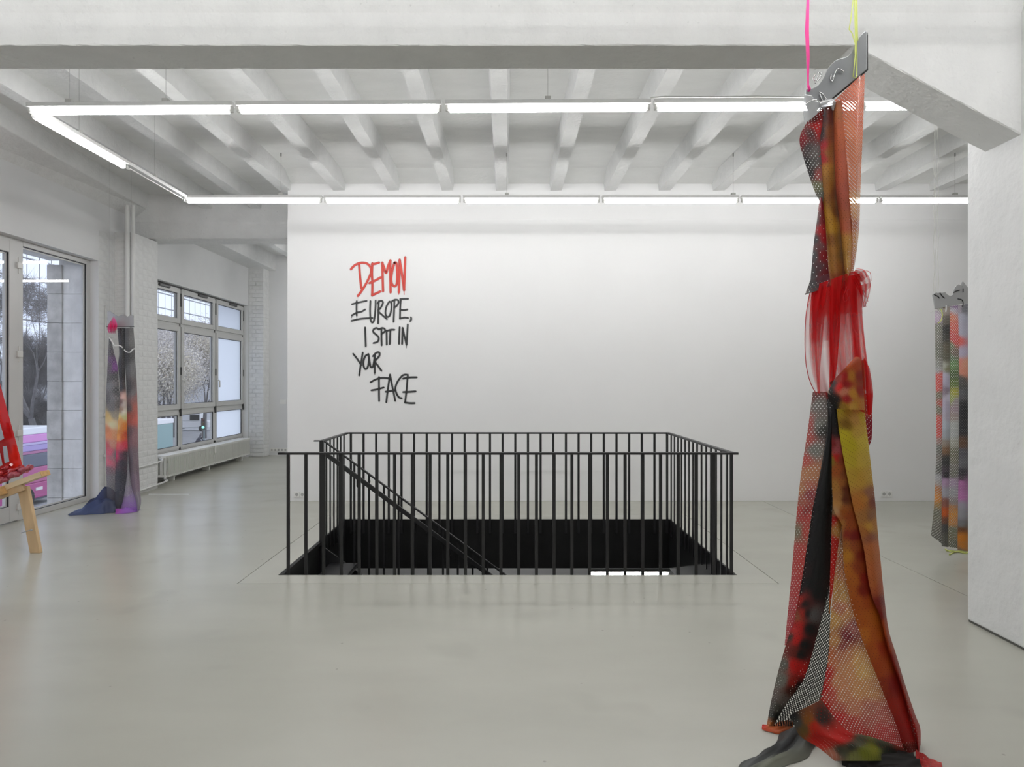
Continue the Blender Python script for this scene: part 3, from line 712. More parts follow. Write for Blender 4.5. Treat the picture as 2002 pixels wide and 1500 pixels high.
# ------------------------------------------------------------------ textiles
def arc(poly, t):
    p = [np.array(q, float) for q in poly]
    sg = [np.linalg.norm(p[i+1]-p[i]) for i in range(len(p)-1)]; tot = sum(sg); d_ = t*tot
    for i, s_ in enumerate(sg):
        if d_ <= s_ or i == len(sg)-1: return p[i]+(p[i+1]-p[i])*(d_/(s_+1e-9))
        d_ -= s_
def densify(poly):
    return smooth_poly(poly, 5) if len(poly) > 2 else [np.array(q, float) for q in poly]
def paintcol(pts, samples, k=6.0, pw=2.2):  # sample tones carry fold shade and highlights along with the print
    S = np.array([[s[0], s[1]] for s in samples], float); C = np.array([lin(s[2]) for s in samples])
    d2 = ((pts[:, None, :]-S[None])**2).sum(-1)+k*k
    w_ = d2**(-pw); w_ /= w_.sum(1, keepdims=True)
    return np.clip(w_@C*TEX, 0, .9)
def panel(name, left, right, samples, m, parent, Y=3.0, dl=0, dr=0, bulge=0, nu=20, nv=60, wob=0.0, wf=3, veil=None, yfun=None, label=None, gain=1.0, k=6.0, zmin=.004, thick=0.0, shape=None):
    Lp = densify(left); Rp = densify(right); px = np.zeros((nv+1, nu+1, 2)); V = []
    rr = random.Random(hash(name) % 1000 if False else len(samples)*7+int(left[0][0]))
    ph = rr.uniform(0, 6)
    for j in range(nv+1):
        t = j/nv; a = arc(Lp, t); b = arc(Rp, t)
        for i in range(nu+1):
            s_ = i/nu; q = a+(b-a)*s_; px[j, i] = q
            y = Y+dl*(1-s_)+dr*s_-bulge*math.sin(math.pi*s_)
            if wob: y += wob*math.sin(wf*2*math.pi*s_+ph+1.3*math.sin(3*t))*min(1, .3+t)
            if yfun: y += yfun(q[0], q[1])
            v = P(q[0], q[1], y); v.z = max(v.z, zmin); V.append(v)
    Fc = []; n = nu+1
    for j in range(nv):
        for i in range(nu): Fc.append((j*n+i, j*n+i+1, (j+1)*n+i+1, (j+1)*n+i))
    me = bpy.data.meshes.new(name); me.from_pydata([tuple(v) for v in V], [], Fc)
    me.polygons.foreach_set('use_smooth', [True]*len(Fc))
    colr = paintcol(px.reshape(-1, 2), samples, k)*gain
    at = me.attributes.new('print', 'FLOAT_COLOR', 'POINT'); at.data.foreach_set('color', np.hstack([colr, np.ones((len(colr), 1))]).astype(np.float32).ravel())
    # cloth coordinates in metres
    U = np.zeros((nv+1, nu+1)); W_ = np.zeros((nv+1, nu+1)); A = np.array([tuple(v) for v in V]).reshape(nv+1, nu+1, 3)
    wmax = max(np.linalg.norm(A[j, 1:]-A[j, :-1], axis=1).sum() for j in range(nv+1))
    for j in range(nv+1):
        dd = np.concatenate([[0], np.cumsum(np.linalg.norm(A[j, 1:]-A[j, :-1], axis=1))]); U[j] = dd-dd[-1]/2
    for i in range(nu+1):
        W_[:, i] = np.concatenate([[0], np.cumsum(np.linalg.norm(A[1:, i]-A[:-1, i], axis=1))])
    W_ = np.repeat(W_.mean(1, keepdims=True), nu+1, 1)+(A[0, :, 2].mean()-A[0, :, 2])[None]*0
    uvl = me.uv_layers.new(name='cloth'); idx = np.zeros(len(me.loops), int); me.loops.foreach_get('vertex_index', idx)
    uvs = np.stack([U.ravel()[idx], W_.ravel()[idx]], 1).astype(np.float32); uvl.data.foreach_set('uv', uvs.ravel())
    if veil is not None:
        vv = np.array([veil(px[j, i][0], px[j, i][1], i/nu, j/nv) for j in range(nv+1) for i in range(nu+1)], np.float32)
        at = me.attributes.new('veil', 'FLOAT', 'POINT'); at.data.foreach_set('value', vv)
    me.materials.append(m)
    o = bpy.data.objects.new(name, me); COL.objects.link(o); put_under(o, parent)
    if label: o['label'] = label
    if thick:
        sd = o.modifiers.new('solid', 'SOLIDIFY'); sd.thickness = thick; sd.offset = 0
    return o
T_mesh = textile('printed_mesh_fabric', True, trans=.35, r=.0018)
T_gloss = textile('glossy_printed_mesh', True, trans=.35, rough=.35, coat=.6, r=.0019, pitch=(.013,.017))
T_dense = textile('printed_mesh_fold', True, trans=.15, r=.0012)
T_back = textile('inner_fabric', False, trans=.1)
T_veil = textile('red_tulle', False, trans=.45, veil=.5, rough=.7)
T_small = textile('fine_printed_mesh', True, pitch=(.021,.025), r=.0034, trans=.3)
T_fine = textile('finest_printed_mesh', True, pitch=(.014,.017), r=.0026, trans=.3)
T_fine2 = textile('finest_printed_mesh_fold', True, pitch=(.014,.017), r=.0011, trans=.12)
T_small2 = textile('fine_printed_mesh_fold', True, pitch=(.021,.025), r=.0013, trans=.15)

S1 = empty('hanging_textile', (1.41, 3.0, 0), 'tall orange, black and red mesh textile hung by pink and yellow cords', 'textile sculpture')
M_acr = mat('brushed_grey_acrylic', (.30,.31,.32), .28, metal=.25, bump=.03, bscale=30, var=.08, vscale=6, spec=.6)
M_acr_edge = mat('black_plate_edge', (.015,.015,.016), .4)
def clear_plastic(name, c, tr, diff=.4):
    m, nt, N, L = new_mat(name); N.remove(N['Principled BSDF'])
    t = N.new('ShaderNodeBsdfTransparent'); t.inputs[0].default_value = (*tr, 1)
    d_ = N.new('ShaderNodeBsdfDiffuse'); d_.inputs[0].default_value = (*c, 1); g_ = N.new('ShaderNodeBsdfGlossy'); g_.inputs[1].default_value = .12
    m0 = N.new('ShaderNodeMixShader'); m0.inputs[0].default_value = diff; L.new(t.outputs[0], m0.inputs[1]); L.new(d_.outputs[0], m0.inputs[2])
    m1 = N.new('ShaderNodeMixShader'); m1.inputs[0].default_value = .15; L.new(m0.outputs[0], m1.inputs[1]); L.new(g_.outputs[0], m1.inputs[2])
    L.new(m1.outputs[0], N['Material Output'].inputs[0]); return m
M_clear = clear_plastic('clear_vinyl', (.75,.76,.77), (.85,.86,.88), .45)
def plate(px_poly, Y, th, m, parent, name, label=None, tilt=0.0, bevel=.002):
    c = px_poly[0][0]
    a = [P(x, y, Y+tilt*(x-c)) for (x, y) in px_poly]
    b = MB(); b.prism(a, (0, th, 0)); o = b.build(name, m, parent, bevel)
    if label: o['label'] = label
    return o
z5 = lambda x, y: (1500+x/3.75, y/3.75)
top_pl = [z5(*q) for q in [(285,655),(318,650),(350,640),(375,625),(398,598),(420,562),(436,525),(450,498),(470,470),(495,447),(520,434),(550,427),(585,415),(602,400),(618,380),(632,352),(648,318),(662,292),(682,262),(705,238),(727,222),(732,250),(733,505),(720,516),(650,575),(510,690),(430,762),(410,770),(380,795),(340,842),(310,870),(300,800),(285,760)]]
plate(top_pl, 2.98, .010, M_acr, S1, 'head_plate', 'grey wavy-edged plate at the top', 0)
plate([(x+2.2, y+2.6) for x, y in top_pl[20:26]]+[(1615,204),(1613,203)], 2.992, .010, M_acr_edge, S1, 'plate_edge', 'black backing edge of the plate')
plate([z5(*q) for q in [(275,690),(330,700),(345,735),(430,760),(490,750),(505,775),(490,800),(440,795),(400,800),(340,860),(275,908),(266,800)]], 2.972, .006, M_clear, S1, 'clear_flap', 'clear plastic strip folded over the plate corner')
b = MB()
for pl in ([(355,545),(340,575),(360,595),(385,575),(395,545),(380,530),(372,560),(352,610)], [(470,550),(465,580),(478,600),(490,560),(515,505),(540,510),(560,525)], [(275,768),(345,732),(385,748),(420,758)], [(380,672),(405,690),(425,715),(428,745),(405,735),(385,690)]):
    q = smooth_poly([z5(*a) for a in pl], 5); b.tube([P(x, y, 2.974) for x, y in q], .0028, 6)
b.build('wire_ornament', mat('silver_wire', (.62,.62,.63), .2, metal=.9), S1)
b = MB(); b.tube([P(1603,205,2.97), P(1613,203,2.962), P(1624,201,2.96), P(1632,206,2.965), P(1634,212,2.972)], [.012,.016,.018,.014,.006], 10); b.tube([P(1628,208,2.962), P(1629,216,2.96)], [.010,.003], 8)
b.build('plastic_clip', M_clear, S1)
# cords
M_pink = mat('pink_ribbon', lin((238,60,150)), .5); M_yel = mat('yellow_cord', lin((205,214,120)), .6)
b = MB()
for (p0, p1, wd0, wd1) in (((1579,-330), (1580,0), 2.6, 2.4), ((1580,0), (1578,60), 2.4, 3.6), ((1578,60),(1580,110),3.6,3.0), ((1580,110), (1580,150), 3.0,1.8), ((1580,150), (1580.5,173), 1.8,1.4)):
    q = [P(p0[0]-wd0, p0[1], 2.97), P(p0[0]+wd0, p0[1], 2.972), P(p1[0]+wd1, p1[1], 2.972), P(p1[0]-wd1, p1[1], 2.97)]
    b.prism(q, (0, .004, 0))
b.build('pink_strap', M_pink, S1)
b = MB(); b.tube([P(1580, 168, 2.975), P(1583, 174, 2.97), P(1580, 179, 2.985)], .006, 8); b.build('strap_knot', M_pink, S1)
b = MB()
for pl in ([(1670,-330),(1671,0),(1672,60),(1673,100),(1670,130),(1668,150),(1672,153),(1675,150),(1675,120),(1674,60),(1674,0),(1673,-330)], [(1668,-330),(1668,0),(1663,40),(1660,57),(1666,65),(1672,85),(1672,105)], [(1676,-330),(1675,0),(1676,60),(1677,80)]):
    b.tube([P(x, y, 2.968+(.003 if x > 1674 else 0)) for x, y in pl], .0024, 6)
b.build('yellow_cord', M_yel, S1)
tl = lambda *a: a
# --- upper cloth
cT1 = [(1592,232,(80,28,28)),(1600,222,(120,30,30)),(1568,268,(120,30,36)),(1565,280,(110,35,40)),(1585,262,(75,45,45)),(1580,290,(72,66,66)),(1592,300,(95,88,86)),(1588,320,(82,80,78)),(1577,320,(50,50,52)),(1585,340,(60,60,60)),(1600,342,(140,75,72)),(1597,365,(112,112,88)),(1601,385,(95,95,85)),(1604,255,(150,30,30)),(1598,245,(160,40,40))]
panel('mesh_panel', [(1606,208),(1592,224),(1575,243),(1563,273),(1572,312),(1583,347),(1593,375),(1602,394)], [(1618,208),(1614,235),(1607,262),(1605,290),(1607,320),(1609,350),(1610,375),(1609,394)], cT1, T_mesh, S1, 2.99, dl=.03, dr=-.01, bulge=.01, label='black and red perforated panel')
cT3 = [(1613,225,(48,48,50)),(1605,260,(45,45,48)),(1600,275,(45,45,48)),(1620,225,(110,50,40)),(1610,285,(160,40,48)),(1608,310,(160,38,48)),(1622,260,(125,70,45)),(1626,290,(140,85,45)),(1622,300,(140,90,48)),(1618,330,(165,115,50)),(1628,340,(140,95,40)),(1620,370,(138,90,32)),(1630,375,(110,60,30)),(1622,420,(165,118,38)),(1633,415,(105,58,25)),(1628,445,(165,120,35)),(1625,470,(130,80,32)),(1640,470,(125,88,40)),(1625,490,(150,100,42)),(1634,520,(135,85,40)),(1628,520,(160,110,48)),(1640,545,(130,65,35)),(1632,562,(160,85,50)),(1645,500,(120,85,40))]
panel('brown_fold', [(1609,210),(1604,245),(1599,275),(1602,320),(1605,365),(1608,410),(1613,460),(1618,520),(1623,568)], [(1631,205),(1633,260),(1634,310),(1637,380),(1642,430),(1647,480),(1651,520),(1654,545),(1650,566)], cT3, T_dense, S1, 2.965, dl=.03, dr=.025, bulge=.035, label='olive and brown pleat')
cT4 = [(1630,200,(135,75,48)),(1635,215,(165,98,58)),(1640,260,(188,98,62)),(1632,260,(160,82,52)),(1645,330,(178,88,62)),(1640,340,(170,82,58)),(1650,400,(155,75,56)),(1655,372,(165,80,62)),(1652,440,(170,88,62)),(1647,420,(160,85,55)),(1655,475,(178,128,62)),(1656,505,(188,145,80)),(1664,500,(175,120,65)),(1658,545,(165,112,55)),(1652,500,(160,120,60))]
panel('orange_fold', [(1628,200),(1630,260),(1632,320),(1635,380),(1641,430),(1646,480),(1650,520),(1655,558)], [(1645,196),(1651,260),(1657,330),(1662,400),(1665,440),(1667,480),(1665,525),(1658,556)], cT4, T_dense, S1, 2.955, dl=.02, dr=.02, bulge=.03, label='brick orange pleat')
cT5 = [(1645,190,(185,105,85)),(1675,165,(205,115,88)),(1660,250,(208,122,82)),(1678,240,(200,108,78)),(1670,300,(202,118,82)),(1682,300,(190,110,72)),(1668,350,(200,120,85)),(1670,400,(205,150,100)),(1676,420,(195,135,85)),(1672,440,(165,95,70)),(1670,460,(190,130,85)),(1675,470,(190,135,78)),(1668,520,(188,112,62)),(1664,440,(180,110,75))]
panel('orange_mesh_panel', [(1628,200),(1641,240),(1648,300),(1656,370),(1661,430),(1663,480),(1660,535)], [(1691,138),(1688,230),(1685,300),(1682,375),(1680,440),(1675,490),(1668,535)], cT5, T_gloss, S1, 2.985, dl=-.01, dr=.02, bulge=.02, wob=.004, wf=2, label='glossy orange perforated panel')
panel('inner_lining', [(1616,215),(1607,300),(1608,390),(1615,470),(1625,560)], [(1646,200),(1655,300),(1660,390),(1660,470),(1655,545)], [(1620,300,(60,35,25)),(1640,450,(70,40,20))], T_back, S1, 3.03, nu=6, nv=20)
cT2 = [(1603,400,(120,25,35)),(1598,430,(62,58,60)),(1605,430,(115,22,28)),(1608,450,(150,22,28)),(1594,470,(60,60,62)),(1612,470,(140,18,25)),(1604,478,(95,60,62)),(1590,500,(72,72,74)),(1610,500,(115,15,22)),(1588,530,(68,66,68)),(1600,525,(75,50,55)),(1612,535,(95,18,25)),(1590,550,(80,78,80)),(1610,545,(110,50,58))]
panel('dark_mesh_fold', [(1602,386),(1598,425),(1591,475),(1586,530),(1584,556)], [(1608,386),(1613,430),(1617,490),(1620,530),(1621,545)], cT2, textile('sparse_mesh', True, pitch=(.03,.04), r=.0014, trans=.15), S1, 2.985, dl=.02, bulge=.015, label='charcoal and crimson fold')
panel('hem_flap', [(1584,548),(1580,560),(1573,577)], [(1621,534),(1623,548),(1622,560)], [(1575,572,(105,100,98)),(1590,560,(72,70,72)),(1610,548,(95,55,62)),(1620,550,(110,60,68))], T_mesh, S1, 2.965, dl=.02, bulge=.02, nv=12, label='turned-up grey hem')
# --- red tulle
RED = [(1630,600,(192,8,14)),(1600,640,(182,14,24)),(1680,640,(192,14,22)),(1640,700,(188,8,12))]
def veil_full(x, y, s_, t):
    f = .5+.22*math.sin(s_*19+2*math.sin(t*3))-.16*math.sin(s_*43+t*4)
    if t > .45 and s_ < .35: f += .25*min(1, (t-.45)*4)
    if t < .3: f -= .35*(1-t/.3)
    return max(.08, min(.88, f))
lf = [(1586,560),(1578,600),(1574,640),(1574,690),(1578,725),(1586,752),(1597,772)]
rt = [(1676,528),(1681,590),(1686,640),(1693,690),(1700,735),(1704,770),(1703,812)]
panel('red_tulle', lf, rt, RED, T_veil, S1, 2.985, bulge=.06, nu=60, wob=.012, wf=7, veil=veil_full, label='sheer red tulle gathering')
panel('red_tulle', [(1594,560),(1586,610),(1582,660),(1586,720),(1600,772)], [(1672,540),(1676,600),(1680,660),(1688,720),(1698,780)], RED, T_veil, S1, 3.05, bulge=-.02, nu=50, wob=.012, wf=6, veil=lambda x, y, s_, t: max(.1, min(.9, .55+.3*math.sin(s_*23+1+2*t)+(.3 if (s_ < .4 and t > .5) else 0)-(.4 if t < .3 else 0))))
def strip(l, r, Y, vmin, vmax, bl=.012):
    panel('tulle_pleat', l, r, RED, T_veil, S1, Y, bulge=bl, nu=14, nv=40, veil=lambda x, y, s_, t: vmin+(vmax-vmin)*abs(math.sin(s_*9+t*2)))
strip([(1622,560),(1622,640),(1622,700),(1621,760)], [(1646,556),(1642,640),(1638,700),(1632,745)], 2.982, .0, .12)
strip([(1586,565),(1588,620),(1592,680),(1596,730),(1598,768)], [(1618,562),(1612,620),(1606,690),(1603,730),(1603,770)], 2.985, .08, .4)
strip([(1640,552),(1655,600),(1662,640),(1666,700),(1664,740)], [(1682,540),(1684,600),(1690,660),(1697,720),(1700,770)], 2.98, .05, .45)
def short(l, r, Y): panel('tulle_pleat', l, r, RED, T_veil, S1, Y, bulge=.012, nu=14, nv=40, veil=lambda x, y, s_, t: min(.95, .02+t*t*.9+.06*abs(math.sin(s_*9))))
short([(1658,540),(1654,580),(1652,620),(1650,660)], [(1681,534),(1684,580),(1687,620),(1690,660)], 2.935)
short([(1588,562),(1584,600),(1582,640),(1584,680)], [(1652,556),(1654,600),(1652,640),(1646,680)], 2.978)
strip([(1690,700),(1692,740),(1694,780),(1697,812)], [(1700,720),(1705,750),(1707,775),(1704,812)], 2.94, .0, .15)
b_l = [(1664,530),(1672,545),(1680,560)]
for k_, (l_, r_) in enumerate(([[(1664,545),(1675,560),(1683,580)], [(1690,528),(1701,545),(1703,560)]], [[(1668,535),(1676,540),(1684,552)], [(1674,524),(1690,528),(1697,540)]], [[(1676,560),(1683,580),(1684,600)], [(1703,552),(1700,575),(1692,600)]])):
    panel('tulle_bow', l_, r_, RED, T_veil, S1, 2.92-.015*k_, bulge=.03, nu=24, nv=14, wob=.008, wf=4, veil=lambda x, y, s_, t: .18+.35*s_+.18*math.sin(s_*17+3*t))
b = MB()
for pl in ([(1668,535),(1690,530),(1701,533),(1703,550)], [(1680,552),(1692,575),(1697,590)], [(1683,560),(1690,580),(1693,600)], [(1682,575),(1690,598),(1684,601)]):
    b.tube([P(x, y, 2.905) for x, y in smooth_poly(pl, 4)], .0011, 5)
pl = smooth_poly([(1656,560),(1649,580),(1652,590),(1660,582),(1662,570),(1658,566),(1656,575),(1662,590),(1664,610),(1668,640),(1678,655)], 5)
b.tube([P(x, y, 2.915) for x, y in pl], .0012, 5)
b.build('tulle_edge', mat('red_thread', lin((190,20,28)), .6), S1)
b = MB(); b.tube([P(x, y, 2.90) for x, y in smooth_poly([(1618,765),(1625,773),(1640,780),(1660,782),(1682,784)], 5)], .0024, 6)
b.build('tie_string', mat('beige_string', (.45,.36,.26), .7), S1)
# --- lower skirt
yb = lambda x, y: -.20*max(0, (y-900)/580.0)**1.3*math.exp(-((x-1660)/120.0)**2)+.02
cS1 = [(1588,775,(110,70,68)),(1600,790,(115,112,108)),(1582,830,(160,85,82)),(1578,860,(160,80,75)),(1600,830,(118,118,112)),(1592,880,(112,112,106)),(1607,840,(60,60,58)),(1572,900,(165,78,72)),(1575,930,(168,118,88)),(1588,925,(165,115,85)),(1569,955,(165,115,82)),(1580,950,(165,100,85)),(1582,965,(130,62,66)),(1565,985,(150,90,75)),(1563,995,(168,68,64)),(1575,1000,(130,55,55)),(1580,1010,(165,66,62)),(1562,1040,(112,108,88)),(1573,1040,(165,68,62)),(1556,1080,(165,72,68)),(1566,1090,(170,66,62)),(1550,1150,(168,66,66)),(1545,1200,(165,68,72)),(1541,1240,(165,60,66))]
panel('grey_red_mesh_panel', [(1589,766),(1584,805),(1577,855),(1567,920),(1558,1000),(1552,1070),(1545,1150),(1537,1230),(1534,1262)], [(1617,766),(1618,830),(1608,900),(1596,960),(1588,1000),(1576,1080),(1565,1150),(1556,1200),(1546,1262)], cS1, T_mesh, S1, 2.99, dl=.02, dr=-.02, yfun=yb, nv=90, bulge=.01, label='grey and red perforated panel of the skirt')
K = (14,14,14)
cS2 = [(1622,790,(45,45,46)),(1618,830,K),(1612,880,K),(1604,940,K),(1598,1000,K),(1612,1000,K),(1590,1080,K),(1606,1080,K),(1585,1140,K),(1600,1160,K),(1575,1120,(28,14,14)),(1565,1175,(140,28,18)),(1560,1155,K),(1572,1180,K),(1568,1200,(135,28,15)),(1558,1205,(120,60,35)),(1578,1200,K),(1590,1203,(75,72,72)),(1582,1230,K),(1560,1225,(150,18,12)),(1552,1232,(165,30,25)),(1545,1245,(50,40,30)),(1556,1250,(160,15,10)),(1572,1260,K),(1552,1275,(90,25,15)),(1565,1280,K),(1550,1300,(165,12,8)),(1562,1305,(160,12,8)),(1535,1300,(80,80,72)),(1552,1335,(130,20,10)),(1528,1330,(90,88,80)),(1530,1370,(85,75,70)),(1520,1385,(60,58,52)),(1550,1350,(60,25,15)),(1560,1340,K),(1509,1400,(40,40,36)),(1520,1400,K),(1500,1415,(160,90,40)),(1600,1120,K)]  # the grey sample amid the black is a painted highlight
panel('black_fold', [(1614,768),(1618,830),(1608,900),(1596,960),(1588,1000),(1576,1080),(1564,1150),(1551,1215),(1536,1262),(1521,1315),(1508,1370),(1499,1418)], [(1640,770),(1634,830),(1630,900),(1627,1000),(1624,1080),(1622,1150),(1609,1200),(1598,1240),(1586,1285),(1568,1335),(1540,1372),(1512,1420)], cS2, T_dense, S1, 2.955, dl=.02, dr=.02, bulge=.03, yfun=yb, nv=110, nu=26, k=3.5, label='black pleat with scarlet print')
cS3 = [(1621,1180,(55,58,55)),(1610,1240,(45,48,45)),(1600,1300,(42,44,42)),(1580,1350,(35,37,35)),(1540,1395,(22,22,22)),(1600,1370,(70,72,62)),(1560,1400,(30,30,28))]
panel('black_mesh_panel', [(1617,1150),(1601,1205),(1589,1247),(1577,1291),(1558,1336),(1530,1374),(1503,1420)], [(1624,1155),(1623,1220),(1620,1280),(1612,1330),(1604,1370),(1590,1402),(1548,1420)], cS3, textile('open_black_mesh', True, pitch=(.0125,.014), r=.0025, trans=.2), S1, 2.975, yfun=yb, dl=-.0, dr=-.01, wob=.005, wf=3, label='open black mesh panel')
cS4 = [(1629,870,(110,18,18)),(1627,900,(110,95,22)),(1636,880,(140,62,66)),(1640,868,(130,60,62)),(1634,895,(165,18,14)),(1645,900,(120,50,25)),(1638,920,(145,70,20)),(1650,925,(115,58,25)),(1634,950,(155,105,42)),(1645,945,(140,80,28)),(1655,955,(85,32,10)),(1652,975,(80,30,10)),(1636,985,(170,120,62)),(1640,972,(150,100,50)),(1632,1000,(168,130,90)),(1650,1000,(140,72,16)),(1660,1010,(130,55,12)),(1629,1015,(165,20,14)),(1629,1060,(160,22,14)),(1630,1100,(165,16,10)),(1628,1150,(165,30,15)),(1640,1040,(155,108,52)),(1645,1025,(150,95,40)),(1622,1200,(160,90,20))]
panel('scarlet_strip', [(1628,960),(1627,1000),(1624,1080),(1622,1160),(1620,1200)], [(1638,960),(1648,1020),(1640,1062),(1634,1110),(1622,1200)], cS4, T_dense, S1, 2.967, yfun=yb, bulge=.004, k=3, nu=8, label='scarlet strip beside the black pleat')
cS5 = [(1645,725,(150,60,25)),(1620,740,(45,38,38)),(1630,730,(140,40,25)),(1660,712,(150,65,20)),(1650,745,(185,20,22)),(1640,765,(190,20,20)),(1648,762,(165,95,70)),(1668,745,(165,115,45)),(1672,765,(170,120,50)),(1655,775,(120,15,18)),(1645,800,(175,150,42)),(1655,800,(165,125,40)),(1675,795,(170,105,55)),(1655,830,(118,85,22)),(1650,850,(178,160,32)),(1660,870,(172,155,30)),(1672,820,(175,130,62)),(1688,815,(178,150,45)),(1680,845,(180,145,60)),(1690,860,(190,165,60)),(1685,900,(182,152,58)),(1665,900,(172,150,40)),(1668,930,(168,135,45)),(1685,940,(175,135,52)),(1700,930,(178,140,55)),(1700,965,(135,85,62)),(1690,975,(168,110,45)),(1680,985,(165,100,40)),(1707,980,(110,55,40)),(1700,1010,(128,85,55)),(1690,1010,(150,100,50)),(1700,1030,(178,130,52)),(1712,1025,(160,105,45)),(1700,1050,(130,75,52)),(1690,1040,(150,90,40)),(1710,1070,(170,95,50)),(1700,1085,(160,90,45)),(1712,1110,(165,88,45)),(1705,1140,(160,85,42)),(1722,1150,(150,70,38)),(1722,1180,(110,25,18)),(1718,1200,(105,18,12)),(1730,1190,(125,45,28)),(1735,1225,(150,62,25)),(1745,1265,(140,50,20)),(1755,1300,(125,30,15)),(1735,1290,(110,18,8)),(1750,1340,(120,18,8)),(1770,1360,(135,30,15)),(1780,1400,(140,20,12)),(1790,1440,(150,15,12))]
panel('yellow_flap', [(1622,748),(1634,790),(1640,840),(1650,900),(1660,950),(1668,990),(1680,1035),(1690,1080),(1697,1130),(1706,1170),(1722,1210),(1736,1270),(1757,1330),(1776,1390),(1790,1440),(1797,1490)], [(1692,700),(1691,800),(1697,860),(1704,920),(1711,980),(1716,1040),(1722,1100),(1728,1160),(1737,1230),(1752,1280),(1770,1340),(1790,1400),(1799,1422),(1800,1450),(1799,1475),(1798,1492)], [s_ for s_ in cS5 if s_[1] > 690], T_dense, S1, 2.925, dl=.0, dr=.05, bulge=.03, yfun=yb, nv=120, nu=26, k=4, label='yellow and ochre overlapping flap')
cRT = [(1656,710,(165,72,25)),(1644,720,(150,55,25)),(1638,738,(130,40,25)),(1652,735,(150,22,22)),(1642,757,(190,22,22)),(1650,765,(185,115,90)),(1654,752,(140,20,22)),(1628,750,(48,46,46)),(1621,765,(40,38,38)),(1625,778,(20,18,18)),(1634,782,K),(1632,795,K),(1664,735,(165,105,35)),(1668,770,(175,122,45)),(1676,715,(150,60,25)),(1680,735,(120,30,20)),(1682,765,(130,30,24)),(1656,780,(140,20,22)),(1650,796,(150,110,30)),(1670,796,(172,130,50)),(1686,795,(170,110,50))]
panel('rolled_top', [(1631,742),(1623,757),(1618,772),(1622,786),(1634,800)], [(1672,698),(1683,702),(1686,735),(1689,770),(1691,802)], cRT, T_dense, S1, 2.905, bulge=.05, nu=24, nv=24, k=2.5, wob=.006, wf=2, label='rolled fold tied at the waist')
b = MB(); b.tube([P(x, y, 2.982) for x, y in smooth_poly(lf, 4)], .0018, 5); b.build('tulle_edge', bpy.data.materials['red_thread'], S1)
cS6 = [(1660,1030,(132,58,12)),(1655,1045,(120,30,12)),(1670,1048,(105,15,10)),(1652,1065,(140,80,25)),(1655,1085,(158,102,22)),(1672,1070,(130,60,20)),(1685,1085,(110,30,12)),(1680,1110,(125,50,15)),(1655,1120,(155,85,18)),(1668,1135,(150,78,16)),(1692,1130,(120,25,12)),(1690,1155,(110,25,8)),(1675,1175,(145,68,14)),(1660,1160,(150,75,16)),(1700,1180,(140,60,14)),(1700,1205,(150,75,15)),(1685,1215,(150,72,15)),(1690,1240,(165,90,22)),(1712,1240,(150,70,15)),(1710,1275,(150,70,18)),(1725,1270,(135,40,10)),(1720,1310,(145,58,15)),(1730,1340,(130,40,10)),(1745,1340,(115,12,5)),(1750,1390,(140,25,8)),(1765,1400,(135,15,8)),(1765,1440,(130,12,8)),(1780,1430,(140,12,8)),(1778,1470,(95,20,15)),(1760,1468,(60,40,25))]
panel('orange_brown_fold', [(1627,790),(1626,845),(1626,900),(1627,960),(1631,1000),(1645,1024),(1648,1060),(1650,1110),(1659,1160),(1672,1210),(1690,1262),(1710,1312),(1733,1370),(1753,1420),(1768,1468),(1775,1492)], [(1642,790),(1652,845),(1664,910),(1676,965),(1686,1018),(1692,1060),(1698,1110),(1706,1160),(1722,1210),(1738,1270),(1758,1330),(1776,1390),(1791,1440),(1797,1470),(1798,1492)], [(1632,795,K),(1630,825,K),(1640,820,K),(1636,845,(24,13,13)),(1646,845,(40,16,14))]+[q_ for q_ in cS4 if q_[1] < 1045]+cS6, T_dense, S1, 2.95, dl=-.01, dr=.0, bulge=.015, yfun=yb, nv=100, nu=26, k=4, label='burnt orange pleat')
cS7 = [(1645,1060,(168,125,95)),(1640,1100,(168,112,85)),(1650,1120,(175,120,85)),(1635,1150,(178,132,78)),(1650,1165,(180,138,85)),(1645,1190,(172,110,85)),(1660,1200,(178,128,85)),(1630,1210,(178,135,75)),(1655,1245,(110,42,48)),(1645,1262,(130,65,62)),(1670,1225,(150,90,85)),(1635,1255,(175,125,75)),(1640,1280,(165,105,78)),(1660,1285,(172,115,80)),(1625,1280,(168,95,60)),(1675,1290,(188,142,88)),(1690,1310,(190,148,90)),(1655,1310,(180,125,85)),(1640,1330,(180,122,85)),(1617,1320,(165,38,38)),(1610,1350,(170,28,28)),(1622,1360,(168,70,60)),(1650,1360,(178,120,85)),(1680,1350,(182,130,85)),(1705,1350,(180,128,85)),(1700,1385,(160,95,80)),(1670,1385,(172,110,82)),(1640,1385,(165,85,70)),(1610,1385,(170,20,18)),(1640,1400,(172,42,42)),(1665,1415,(168,62,55)),(1700,1415,(160,85,75)),(1730,1400,(165,85,75)),(1725,1430,(170,62,60)),(1690,1435,(165,55,50)),(1750,1450,(165,60,58))]
panel('tan_mesh_panel', [(1647,1022),(1640,1060),(1633,1110),(1628,1160),(1623,1220),(1619,1280),(1611,1330),(1600,1375),(1592,1410),(1604,1446)], [(1650,1018),(1650,1070),(1653,1120),(1662,1165),(1675,1210),(1693,1262),(1713,1312),(1737,1370),(1764,1440),(1776,1474)], cS7, textile('tan_open_mesh', True, pitch=(.0145,.019), r=.0019, trans=.4), S1, 2.96, bulge=.0, wob=.006, wf=2, yfun=yb, nv=90, nu=24, k=5, label='tan perforated front panel')
